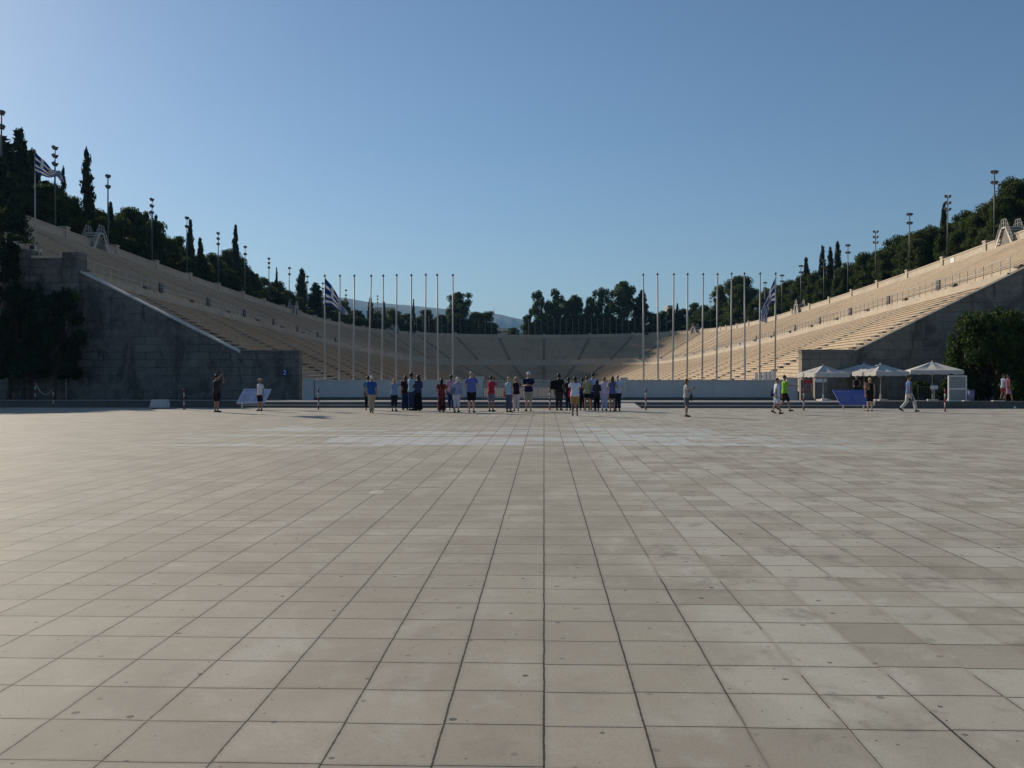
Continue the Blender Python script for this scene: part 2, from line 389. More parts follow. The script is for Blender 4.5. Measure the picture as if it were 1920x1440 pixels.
# dark step along the gate
GX0 = at(903, 746, 60).x; GX1 = at(1170, 746, 60).x
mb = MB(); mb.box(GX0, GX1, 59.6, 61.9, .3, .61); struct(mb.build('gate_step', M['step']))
mb = MB(); mb.add([(-40,60,.35),(40,60,.35),(40,320,.22),(-40,320,.22)], [(0,1,2,3)]); struct(mb.build('track', M['track']))
# pale ramp over the steps
p0 = at(1160, 768, 46.6); 
mb = MB(); xa, xb = at(1161, 760, 47).x, at(1188, 760, 47).x
mb.add([(xa,46.3,plaza_z(46.3)+.01),(xb+.35,46.3,plaza_z(46.3)+.01),(xb,48.3,.64),(xa,48.3,.64),(xa,46.3,.2),(xb+.35,46.3,.2),(xb,48.3,.2),(xa,48.3,.2)],
       [(0,1,2,3),(1,5,6,2),(4,0,3,7),(5,1,0,4),(2,6,7,3)])
tag(mb.build('wheelchair_ramp', M['coping']), 'pale sloping ramp laid over the steps right of the crowd', 'ramp')

# ------------------------------------------------------------------ the stadium stand
YC = 249.0; Y0 = 62.8; BOW = 2.0
RB, RM0, RM1, RT = 17.0, 30.5, 34.3, 47.0
def bow(y): return BOW*math.sin(math.pi*(y-62)/(YC-62)) if y < YC else 0
ZM = ([50,62,70,84,101,120,151,174,201,237,280], [8.25,8.25,8.2,8.02,7.8,7.5,7.15,6.95,6.68,6.5,6.75])
ZT = ([50,62,90,105,128,155,180,195,215,235,262,298], [17.3,17.2,16.95,16.78,16.38,16.05,15.78,15.6,15.65,15.9,16.6,16.7])
def zM(y): return float(np.interp(y, *ZM))
def zT(y): return float(np.interp(y, *ZT))
def zB(y): return float(np.interp(y, [62, 82, 150, 280], [1.0, 1.55, 1.65, 1.5]))
def rail(s, r):
    """s = station: ('y', Y, side) or ('a', angle); returns x,y at offset r from the axis"""
    if s[0] == 'y': return s[2]*(r+bow(s[1])), s[1]
    a = s[1]; return r*math.cos(a), YC+r*math.sin(a)
def frame(s):
    """outward and along unit vectors"""
    if s[0] == 'y':
        o = Vector((s[2], 0, 0)); return o, Vector((0, 1, 0))
    a = s[1]; return Vector((math.cos(a), math.sin(a), 0)), Vector((-math.sin(a), math.cos(a), 0))
st = [('y', float(y), 1) for y in np.linspace(Y0, YC, 48)[:-1]]+[('a', float(a)) for a in np.linspace(0, math.pi, 65)]+[('y', float(y), -1) for y in np.linspace(YC, Y0, 48)[1:]]
NL, NU = 25, 22
def lower_pt(s, f):
    x, y = rail(s, RB+(RM0-RB)*f); z0 = zB(rail(s, RB)[1]); z1 = zM(rail(s, RM0)[1]); return x, y, z0+(z1-z0)*f
def fcut(s):
    # upper tier's unseen corner cut on a slant, keeping its shadow off the plaza: its outer rows begin further back than its inner ones
    return max(.12, min(1.0, (.585*s[1]-34.3)/12.7)) if s[0] == 'y' else 1.0
def rim_r(s): return RM1+(RT-RM1)*fcut(s)
def upper_pt(s, f):
    f = min(f, fcut(s))
    x, y = rail(s, RM1+(RT-RM1)*f); z0 = zM(rail(s, RM0)[1])+1.75; z1 = zT(rail(s, RT)[1])-1.0; return x, y, z0+(z1-z0)*f
def tier_rows(fn, n):
    rows = []
    for s in st:
        o, _ = frame(s); line = []
        for i in range(n):
            x, y, z = fn(s, i/n); x2, y2, z2 = fn(s, (i+1)/n); dz = z2-z
            p = Vector((x, y, z)); 
            line += [p+o*.07, p+o*.07+Vector((0,0,dz-.09)), p+Vector((0,0,dz-.07)), p+Vector((0,0,dz))]
        x, y, z = fn(s, 1.0); line.append(Vector((x, y, z))+o*.07)
        rows.append(line)
    return rows
stand = thing('stadium_stand', (0, 0, 0), 'huge horseshoe marble seating bank of the ancient stadium in two tiers', 'stadium')
def tier(fn, n, name):
    rows = tier_rows(fn, n); mb = MB().strip(rows)
    for row in (rows[0], rows[-1]):
        for a, b in zip(row, row[1:]):
            if abs(a.x-b.x) > 1e-4: mb.add([a, b, (b.x, b.y, b.z-2.2), (a.x, a.y, a.z-2.2)], [(0,1,2,3)])
    mb.build(name, M['seat'], stand)
tier(lower_pt, NL, 'lower_tier'); tier(upper_pt, NU, 'upper_tier')
def loft_rail(name, prof, mat, parent, stations=None):
    """prof(s) -> list of points; strips between stations, ends closed"""
    rows = [prof(s) for s in (stations or st)]
    mb = MB().strip(rows); n = len(rows[0])
    return mb.build(name, mat, parent)
def seg(s, r, z): x, y = rail(s, r); return Vector((x, y, z))
loft_rail('podium', lambda s: [seg(s, RB-.25, 0.1), seg(s, RB-.25, zB(rail(s,RB)[1])), seg(s, RB+.15, zB(rail(s,RB)[1]))], M['coping'], stand)
loft_rail('walkway_wall', lambda s: [seg(s, RM0+.08, zM(rail(s,RM0)[1])-.3), seg(s, RM0+.08, zM(rail(s,RM0)[1])+.6), seg(s, RM0+.42, zM(rail(s,RM0)[1])+.6), seg(s, RM0+.42, zM(rail(s,RM0)[1]))], M['parapet'], stand)
loft_rail('walkway', lambda s: [seg(s, RM0+.42, zM(rail(s,RM0)[1])+.02), seg(s, RM1, zM(rail(s,RM0)[1])+.02), seg(s, RM1, zM(rail(s,RM0)[1])+1.76), seg(s, RM1+.12, zM(rail(s,RM0)[1])+1.76)], M['parapet'], stand)
def par(s):
    zt = zT(rail(s, RT)[1])
    return [seg(s, RT, zt-1.15), seg(s, RT, zt-.14), seg(s, RT-.06, zt-.14), seg(s, RT-.06, zt), seg(s, RT+.45, zt), seg(s, RT+.45, zt-.14), seg(s, RT+.38, zt-.14), seg(s, RT+.38, zt-2.5)]
loft_rail('parapet_wall', par, M['parapet'], stand, [s for s in st if fcut(s) >= .999])
AISY = [69.0+11.65*k for k in range(16)]
AISY = [y for y in AISY if y < YC-3]
ASTA = [('y', y, 1) for y in AISY]+[('a', R(90+17.7*k)) for k in range(-5, 6)]+[('y', y, -1) for y in AISY]
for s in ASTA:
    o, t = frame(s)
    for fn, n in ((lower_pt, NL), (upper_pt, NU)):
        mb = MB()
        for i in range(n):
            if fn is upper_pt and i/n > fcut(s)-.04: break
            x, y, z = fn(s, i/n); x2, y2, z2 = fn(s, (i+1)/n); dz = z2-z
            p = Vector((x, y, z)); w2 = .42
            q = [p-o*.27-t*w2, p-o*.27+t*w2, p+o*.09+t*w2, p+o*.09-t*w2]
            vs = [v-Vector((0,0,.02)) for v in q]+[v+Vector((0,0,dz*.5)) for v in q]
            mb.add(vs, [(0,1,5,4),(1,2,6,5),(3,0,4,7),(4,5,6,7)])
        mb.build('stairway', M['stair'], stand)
    zt = zT(rail(s, RT)[1]); c = seg(s, RT+.18, 0)
    Mx = Matrix.Translation(c) @ Matrix(((o.x, t.x, 0, 0), (o.y, t.y, 0, 0), (0, 0, 1, 0), (0, 0, 0, 1)))
    if fcut(s) >= .999:
        mb = MB(); mb.box(-.32, .36, -.36, .36, zt-1.2, zt+.20, Mx); mb.box(-.38, .42, -.42, .42, zt+.20, zt+.34, Mx)
        mb.build('pier', M['parapet'], stand)

# railing along the walkway
def railing(stations, label, step=1.35):
    t0 = thing('walkway_railing', (0, 0, 0), label, 'railing', 'railings along the walkway')
    for zz, nm in ((1.58, 'top_rail'), (1.10, 'middle_rail')):
        mb = MB(); pts = [seg(s, RM0+.25, zM(rail(s, RM0)[1])+zz) for s in stations]
        mb.tube(pts, .024, 5); mb.build(nm, M['rail'], t0)
    pts = [seg(s, RM0+.25, zM(rail(s, RM0)[1])+.58) for s in stations]; acc = 0; P = []
    for a, b in zip(pts, pts[1:]):
        L = (b-a).length
        while acc < L: P.append(a.lerp(b, acc/L)); acc += step
        acc -= L
    mb = MB(); mb.box(-.024, .024, -.024, .024, 0, 1.0); o0 = mb.build('post', M['rail'], t0, loc=P[0])
    for p in P[1:100]:
        o = o0.copy(); COL.objects.link(o); o.location = p
    mb = MB()
    for p in P[100:]: mb.box(p.x-.035, p.x+.035, p.y-.035, p.y+.035, p.z, p.z+1.0)
    mb.build('posts', M['rail'], t0)['kind'] = 'stuff'
railing([s for s in st if s[0] == 'y' and s[2] == 1], 'grey metal railing along the walkway of the sunlit right stand')
railing([s for s in st if s[0] == 'y' and s[2] == -1][::-1], 'grey metal railing along the walkway of the shaded left stand')
# dark notice boards hung on the railing
board = None
for side, nm in ((1, 'right'), (-1, 'left')):
    for k in range(7):
        y = 74.5+11.65*k; s = ('y', y, side); p = seg(s, RM0+.05, zM(y)+.62)
        mb = MB(); mb.box(-.04, .04, -.36, .36, .1, .85)
        o = mb.build('notice_board', M['black'], None, loc=p)
        mb = MB(); mb.box(-.012, .012, -.3, .3, .48, .56); mb.box(-.012, .012, -.3, .3, .70, .76)
        mb.build('lettering_strip', M['mesh'], o, loc=(-side*.05, 0, 0))
        tag(o, f'dark notice board on the {nm} walkway railing, {ordn(k)} from the camera end', 'sign', 'dark boards on the walkway railings')

# front retaining walls, one each side of the entrance
def front_wall(side, mat, label):
    g = 16.4 if side < 0 else 16.95
    root = thing('retaining_wall', (side*25, 62.0, .3), label, 'wall')
    def pr(poly, y0, y1, name, m):
        mb = MB(); mb.prism([(side*x, z) for x, z in poly], y0, y1); o = mb.build(name, m, root); o.location = (-side*25, -62.0, -.3); fixn(o); return o
    k = 20.35; sx, sz = (31.3, 9.12) if side < 0 else (33.2, 9.98)      # knee and head of the sloping run
    px1 = 31.5 if side < 0 else 33.4
    pr([(g, .2), (g, 3.55), (k, 3.55), (sx, sz-.10), (px1, sz-.10), (px1, 10.0), (34.7, 10.0), (34.7, 9.9), (36.2, 10.6), (44, 10.2), (60, 8.2), (110, 3.0), (110, .2)], 62.0, 62.79, 'masonry', mat)  # outer run lowered out of view so it casts no shadow on the plaza
    pr([(g-.04, 3.553), (g-.04, 3.76), (k, 3.76), (k, 3.553)], 61.94, 62.9, 'coping', mat)
    pr([(k+.003, 3.553), (k+.003, 3.66), (sx-.02, sz+.01), (sx-.02, sz-.097)], 61.96, 62.95, 'coping', M['coping'] if side < 0 else mat)
    pr([(px1+.93, 10.003), (px1+.93, 10.17), (34.67, 10.17), (34.67, 10.003)], 61.95, 62.9, 'coping', M['parapet'])
    pr([(px1-.2, 7.5), (px1-.2, 10.36), (px1+.9, 10.36), (px1+.9, 7.5)], 61.75, 62.96, 'buttress', mat)
    pr([(34.7, .3), (34.7, 10.56), (35.9, 10.56), (35.9, .3)], 61.55, 62.97, 'buttress', mat)
    # inner end block at the entrance
    return root
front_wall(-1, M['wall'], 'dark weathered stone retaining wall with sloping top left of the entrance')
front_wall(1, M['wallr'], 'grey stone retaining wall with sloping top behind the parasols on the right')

# overpass stairs straddling the parapet
def overpass(s, label):
    x, y = rail(s, RT+.2); o, t = frame(s); zt = zT(rail(s, RT)[1])
    root = thing('overpass_stair', (x, y, zt), label, 'stairs', 'stairs straddling the rim wall')
    root.rotation_euler.z = math.atan2(t.y, t.x)     # local x = along the wall, local y = outward/inward
    H = .85; n = 6; run = .23; rise = .33
    mb = MB(); mb.box(-.5, .5, -.75, .75, H-.14, H); mb.build('landing', M['coping'], root)
    for sg in (-1, 1):
        mb = MB()
        for i in range(n):
            x0 = sg*(.5+i*run); x1 = sg*(.5+(i+1)*run+.04); z = H-(i+1)*rise
            mb.box(min(x0, x1), max(x0, x1), -.72, .72, z-.11, z)
        for yy in (-.76, .70):
            mb.prism([(sg*.46, H-.02), (sg*.46, H-.28), (sg*(.5+n*run-.2), H-n*rise-.25), (sg*(.5+n*run+.05), H-n*rise)], yy, yy+.07)
        o2 = mb.build('flight', M['coping'], root); fixn(o2)
        for yy in (-.72, .72):
            mb = MB()
            e = .5+n*run; k = rise/run
            mb.tube([(0, yy, H+.8), (sg*.5, yy, H+.8), (sg*e, yy, H-n*rise+.8)], .03, 5)
            mb.tube([(0, yy, H+.42), (sg*.5, yy, H+.42), (sg*e, yy, H-n*rise+.42)], .02, 5)
            for i in range(6):
                px_ = sg*(.06+(e-.1)*i/5); zz = H if abs(px_) < .5 else H-(abs(px_)-.5)*k
                mb.tube([(px_, yy, zz-.1), (px_, yy, zz+.8)], .024, 5)
            mb.build('handrail', M['rail'], root)
    mb = MB(); e = .5+n*run-.3; mb.prism([(-.44, H-.16), (.44, H-.16), (e, H-n*rise-.2), (e, -2.0), (-e, -2.0), (-e, H-n*rise-.2)], -.55, .55)
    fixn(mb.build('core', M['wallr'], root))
    return root
overpass(('y', 99, -1), 'stone overpass stair with handrails astride the left rim wall nearest the camera')
overpass(('y', 181, -1), 'small overpass stair on the left rim wall below the tall cypresses')
overpass(('a', R(180-24)), 'distant overpass stair on the curved rim behind the left flagpoles')
overpass(('y', 98.5, 1), 'stone overpass stair with handrails at the right edge of the photo')
overpass(('y', 181, 1), 'small overpass stair on the sunlit right rim above the flag')
overpass(('a', R(24)), 'distant overpass stair on the curved rim behind the right flagpoles')

# ------------------------------------------------------------------ hillside behind the rim
def outer_dz(s, d):
    if s[0] == 'y': k = 1.0
    else: k = max(0.0, abs(math.cos(s[1])))**1.2
    return k*(np.interp(d, [0, 4, 20, 60, 110], [0, 1.0, 5.5, 11, 10]))+(1-k)*np.interp(d, [0, 40, 110], [0, -1, -4])
def hill_pt(s, d):
    x, y = rail(s, rim_r(s)+.4+d); k = fcut(s)
    zt = zT(rail(s, RT)[1])-1.4 if k >= .999 else upper_pt(s, 1.0)[2]-.35
    q = 1.0 if s[0] == 'a' else min(1.0, max(0.0, (s[1]-63.5)/22))
    return Vector((x, y, zt+outer_dz(s, d)*q-(1-q)*d*.09+.35*math.sin(x*.31+1)*math.sin(y*.23)*min(1, d/8)))
ds = [0, 2, 4, 8, 14, 20, 30, 45, 60, 80, 110]
rows = []
for s in st[::2]:
    line = [hill_pt(s, d) for d in ds]; e = line[-1].copy(); o, _ = frame(s); e = e+o*40; e.z = -.7; line.append(e); rows.append(line)
struct(MB().strip(rows).build('hill', M['hill'], smooth=True))

# mountains far behind
def mountain():
    trace = [(-400, 470), (200, 520), (400, 535), (560, 548), (640, 557), (700, 567), (760, 573), (840, 580), (900, 585), (940, 590), (985, 600), (1040, 620), (1120, 645), (1300, 668), (1700, 690), (2400, 700)]
    Yb = 5200; rows = []
    xs = np.linspace(-400, 2400, 141); tp = np.interp(xs, [t[0] for t in trace], [t[1] for t in trace])
    rng = np.random.RandomState(3); nz = np.convolve(rng.randn(160), np.ones(6)/6, 'same')[:141]
    for k, (f, Y) in enumerate([(0, 4300), (.22, 4520), (.5, 4760), (.8, 5000), (1.0, Yb), (.75, 5900), (0, 7600)]):
        line = []
        for i, px in enumerate(xs):
            top = at(float(px), float(tp[i])+nz[i]*1.2, Yb)
            x = top.x*(Y/Yb if Y < Yb else 1); z = (top.z)*f+(nz[i]*10 if 0 < f < 1 else 0)
            line.append((x, Y+nz[(i*3) % 141]*40, z if f > 0 else -1))
        rows.append(line)
    return MB().strip(rows).build('mountain', M['mount'], smooth=True)
struct(mountain())
p = at(926, 586, 5150)
mb = MB(); mb.tube([(0, 0, -5), (0, 0, 35)], [2.0, 1.0], 6); mb.tube([(-6, 0, 14), (6, 0, 14)], .6, 4)
tag(mb.build('radio_mast', M['rail'], loc=p), 'thin radio mast on the ridge of the hazy mountain', 'mast')

# ------------------------------------------------------------------ trees
rng = np.random.RandomState(11)
def leafcloud(mb, centers, radii, n_per, size, up=0.0, shell=.55, mat=0):
    """n_per leaf-clump quads spread through each ellipsoid"""
    mb.mat(mat)
    V = []; Fc = []; base = len(mb.v)
    for c, r in zip(centers, radii):
        c = np.array(c); r = np.array(r if hasattr(r, '__len__') else (r, r, r)); n = int(n_per*max(.3, (r[0]*r[1]*r[2])**(2/3)))
        d = rng.randn(n, 3); d /= np.linalg.norm(d, axis=1)[:, None]
        rad = shell+(1.08-shell)*rng.rand(n)**.6
        P = c+d*rad[:, None]*r
        nrm = d*.9+rng.randn(n, 3)*.8; nrm /= np.linalg.norm(nrm, axis=1)[:, None]
        a = rng.randn(n, 3); a[:, 2] += up*2; a -= nrm*(a*nrm).sum(1)[:, None]; a /= np.linalg.norm(a, axis=1)[:, None]+1e-9
        b = np.cross(nrm, a); s = size*(.6+.8*rng.rand(n))[:, None]
        k = 1.0+up
        q = np.stack([P-a*s*k-b*s*.25, P+b*s*.65, P+a*s*k+b*s*.15, P-b*s*.6+a*s*.2], 1).reshape(-1, 3)
        i0 = base+len(V)*1
        V.extend(map(tuple, q.tolist()))
    n = len(V)//4; base = len(mb.v); mb.v += V
    mb.f += [(base+4*i, base+4*i+1, base+4*i+2, base+4*i+3) for i in range(n)]; mb.m += [mat]*n
def blobs(mb, centers, radii, k=.72, mat=0):
    mb.mat(mat)
    for c, r in zip(centers, radii):
        r = r if hasattr(r, '__len__') else (r, r, r)
        i0 = len(mb.v); mb.ball(c, tuple(q*k for q in r), 7, 5)
        for i in range(i0, len(mb.v)):
            v = mb.v[i]; j = rng.randn(3)*.09*r[0]; mb.v[i] = (v[0]+j[0], v[1]+j[1], v[2]+j[2])
def pine_parts(H, W, umb, n, size, nper):
    """unit-like pine in metres: height H, half width W; umb: how high the crown starts"""
    cs = []; rs = []
    for i in range(n):
        t = rng.rand(); z = H*(umb+(1-umb)*t*.92); ang = rng.rand()*6.28
        k = W*(1-.55*abs(t-.35)**1.3)*(.25+.7*rng.rand()**.5)*(.8 if t > .8 else 1)
        r = W*(.15+.23*rng.rand()); cs.append((k*math.cos(ang)*.9, k*math.sin(ang)*.9, min(z, H-r*.6))); rs.append((r*1.15, r*1.15, r*.68))
    cs.append((0, 0, H-W*.28)); rs.append((W*.4, W*.4, W*.3))
    tr = MB(); tr.tube([(0,0,-.8), (.06*W,0,H*.3), (-.05*W,.05*W,H*.6), (0,0,H*.85)], [H*.03, H*.024, H*.016, H*.006], 7)
    for c in cs[::2]:
        z0 = max(H*.2, c[2]-H*.18); tr.tube([(0,0,z0), (c[0]*.5, c[1]*.5, (z0+c[2])/2+.1), c], [H*.012, H*.008, H*.003], 5)
    cr = MB(); blobs(cr, cs, rs, .55); leafcloud(cr, cs, rs, nper, size)
    return tr, cr
def cypress_parts(H, W, size, nper, ragged=0.15):
    cs = []; rs = []; n = int(H/W*1.6)+3
    for i in range(n):
        t = (i+.5)/n; prof = W*(math.sin(min(1, (t*1.0+.12)*1.15)*math.pi*.5) if t < .3 else 1-((t-.3)/.7)**2.3*.72)
        j = ragged*prof; cs.append((rng.randn()*j, rng.randn()*j, H*(.04+.95*t))); rs.append((prof*(.85+.3*rng.rand()), prof*(.85+.3*rng.rand()), H/n*1.0))
    tr = MB(); tr.tube([(0,0,-.8), (0,0,H*.15), (0,0,H*.9)], [W*.16, W*.12, W*.03], 6)
    cr = MB(); blobs(cr, cs, rs, .7); leafcloud(cr, cs, rs, nper, size, up=.6)
    return tr, cr
def euc_parts(H, W, size, nper):
    cs = []; rs = []
    for i in range(44):
        t = rng.rand(); z = H*(.10+.84*t); ang = rng.rand()*6.28; k = W*(1.0-.5*t**1.5)*(.15+.8*rng.rand()); r = W*(.13+.2*rng.rand())*(1.1-.3*t)
        cs.append((k*math.cos(ang), k*math.sin(ang), z)); rs.append((r, r, r*1.15))
    cs.append((0, 0, H*.93)); rs.append((W*.28, W*.28, H*.07))
    tr = MB(); tr.tube([(0,0,-.8), (.1,0,H*.3), (0,.1,H*.65), (0,0,H*.9)], [H*.025, H*.02, H*.012, H*.004], 7)
    for c in cs[::2]: tr.tube([(0,0,max(H*.2,c[2]-H*.2)), (c[0]*.6, c[1]*.6, c[2]-.3), c], [H*.01, H*.006, H*.002], 5)
    cr = MB(); blobs(cr, cs, rs, .45); leafcloud(cr, cs, rs, nper, size, up=.2, shell=.4)
    return tr, cr
KIND = {}
def reg(kind, parts, leaf, names, cat, dims):
    tr, cr = parts; top = float(np.percentile([v[2] for v in cr.v], 99.7)); dims = (top, dims[1])
    mt = tr.mesh('trunk'); mt.materials.append(M['wood']); mc = cr.mesh('crown'); mc.materials.append(leaf)
    KIND.setdefault(kind, []).append((mt, mc, dims))
for i in range(5): reg('bushy', pine_parts(8, 3.6, .05, 46, .15, 210), M['pine'], None, None, (8, 3.6))
for i in range(2): reg('umbrella', pine_parts(10, 4.2, .50, 34, .15, 210), M['pine'], None, None, (10, 4.2))
for i in range(3): reg('cypress', cypress_parts(10, 1.15, .17, 260), M['cyp'], None, None, (10, 1.15))
reg('sparse', cypress_parts(10, 1.15, .20, 120, .32), M['cyp'], None, None, (10, 1.25))
for i in range(3): reg('euc', euc_parts(13, 4.6, .20, 190), M['euc'], None, None, (13, 4.6))
NAME = {'bushy': 'pine_tree', 'umbrella': 'umbrella_pine', 'cypress': 'cypress_tree', 'sparse': 'cypress_tree', 'euc': 'broadleaf_tree'}
tcount = 0
def place_tree(kind, loc, h, wide, label, group=None):
    """h metres tall, wide = half width in metres (or None to keep proportions)"""
    global tcount; tcount += 1
    mt, mc, (H, W) = KIND[kind][tcount % len(KIND[kind])]
    t = thing(NAME[kind], loc, label, 'tree', group, random.random()*6.28)
    sz = h/H; sx = (wide/W) if wide else sz
    for nm, me in (('trunk', mt), ('crown', mc)):
        o = bpy.data.objects.new(nm, me); COL.objects.link(o); o.parent = t; o.scale = (sx, sx, sz)
    return t
def side_spot(px, d, side):
    """where a ray through column px meets the line d metres outside the rim; returns position and station"""
    v = ray(px, 600); k = abs(v.x/v.y); best = None
    for i in range(60, 1):
        pass
    ys = np.linspace(64, YC, 400); xs = RT+d+.4+np.array([bow(y) for y in ys]); e = np.abs(xs/ys-k); i = int(e.argmin())
    if e[i] < .004: return ('y', float(ys[i]), side)
    an = np.linspace(0, math.pi/2, 300); r = RT+d+.4; e = np.abs(r*np.cos(an)/(YC+r*np.sin(an))-k); i = int(e.argmin())
    a = float(an[i]); return ('a', a if side > 0 else math.pi-a)
def tree_at(kind, px, py, d, wpx, where, look, group):
    side = 1 if ray(px, 600).x > 0 else -1
    s = side_spot(px, d, side); p = hill_pt(s, d); top = at(px, py, p.y).z
    h = max(3.0, top-p.z+.3); wide = wpx/F*p.y/2*{'bushy': 1.15, 'euc': 1.3, 'umbrella': 1.1, 'cypress': 1.2, 'sparse': .85}[kind]
    return kind, p, h, wide
LT = [  # kind, px, top py, distance behind the rim, width in px, look
 ('cypress', 3, 262, 9, 62, 'tall dark cypress cut by the left edge of the photo'),
 ('cypress', 37, 248, 9, 38, 'tall cypress left of the waving flag on the left hill'),
 ('cypress', 62, 286, 12, 30, 'cypress directly behind the left flag'),
 ('sparse', 118, 318, 8, 20, 'thin wispy cypress at the tip of the left flag'),
 ('cypress', 84, 345, 7, 34, 'stout cypress below the waving flag on the left hill'),
 ('bushy', 100, 350, 6, 75, 'pine under the left flag above the rim wall'),
 ('bushy', 128, 372, 5, 62, 'round pine just left of the ragged cypress'),
 ('sparse', 161, 283, 5, 31, 'ragged tall cypress standing alone above the overpass stair'),
 ('bushy', 185, 397, 6, 60, 'pine between the ragged cypress and the floodlight mast'),
 ('cypress', 208, 384, 4, 13, 'small round topped cypress beside a floodlight mast'),
 ('umbrella', 248, 393, 6, 68, 'flat topped pine right of the small round cypress'),
 ('bushy', 222, 412, 5, 55, 'low pine filling the gap under the flat topped pine'),
 ('bushy', 283, 418, 5, 60, 'pine at the foot of the fourth floodlight mast'),
 ('sparse', 293, 408, 4, 22, 'leaning spiky sapling by the fourth floodlight mast'),
 ('bushy', 312, 447, 5, 52, 'pine with gaps of sky left of the column cypress'),
 ('umbrella', 336, 447, 7, 40, 'small umbrella pine touching the column cypress'),
 ('cypress', 356, 416, 4, 13, 'narrow column cypress next to a floodlight mast'),
 ('cypress', 376, 450, 4, 12, 'short cypress right of the narrow column cypress'),
 ('bushy', 372, 482, 5, 50, 'pine below the short cypress'),
 ('bushy', 401, 479, 5, 46, 'pine left of the tallest middle cypress'),
 ('umbrella', 432, 470, 7, 46, 'umbrella pine behind the tallest middle cypress'),
 ('cypress', 441, 426, 4, 12, 'tallest needle shaped cypress in the middle of the left slope'),
 ('bushy', 453, 486, 4, 36, 'leaning pine right of the tallest middle cypress'),
 ('bushy', 425, 508, 4, 44, 'low pine under the umbrella pine on the left slope'),
 ('bushy', 470, 512, 4, 40, 'pine with a lit top on the left slope'),
 ('bushy', 492, 523, 4, 40, 'round pine left of the wispy sapling'),
 ('sparse', 519, 505, 4, 9, 'wispy dead topped sapling on the left slope'),
 ('bushy', 520, 530, 4, 38, 'pine under the wispy sapling'),
 ('bushy', 541, 547, 4, 30, 'low pine left of the cone shaped cypress'),
 ('cypress', 566, 507, 5, 18, 'broad cone shaped cypress on the left slope'),
 ('cypress', 592, 533, 4, 26, 'wide bushy cypress left of the large flag'),
 ('bushy', 615, 572, 5, 36, 'low pine behind the large left flag'),
 ('bushy', 640, 566, 6, 34, 'pine behind the hanging tip of the large left flag'),
 ('cypress', 648, 560, 8, 8, 'small cypress right of the large left flag'),
 ('bushy', 668, 583, 6, 34, 'shrubby pine right of the large left flag'),
 ('cypress', 695, 560, 6, 10, 'pointed cypress behind the fourth flagpole'),
 ('bushy', 706, 588, 6, 32, 'shrubby pine behind the fifth flagpole'),
 ('cypress', 720, 568, 6, 6, 'thin cypress behind the fifth flagpole'),
 ('bushy', 738, 583, 7, 34, 'light green tree between the fifth and sixth flagpoles'),
 ('bushy', 762, 590, 7, 28, 'dark tree between the sixth and seventh flagpoles'),
 ('cypress', 775, 563, 8, 5, 'needle thin cypress beside the seventh flagpole'),
 ('bushy', 783, 597, 7, 26, 'low tree right of the needle thin cypress'),
 ('bushy', 800, 582, 7, 30, 'dark rounded tree behind the eighth flagpole'),
 ('bushy', 826, 592, 7, 30, 'dark tree between the ninth and tenth flagpoles'),
 ('bushy', 60, 375, 4, 80, 'dark undergrowth pine behind the left flagpole'),
 ('bushy', 20, 330, 7, 70, 'dark pine among the cypresses at the left edge'),
 ('bushy', 160, 400, 12, 60, 'pine standing behind the ragged tall cypress'),
 ('bushy', 345, 470, 9, 46, 'shaded pine behind the narrow column cypress'),
 ('bushy', 558, 560, 4, 30, 'low pine in front of the cone shaped cypress'),
]
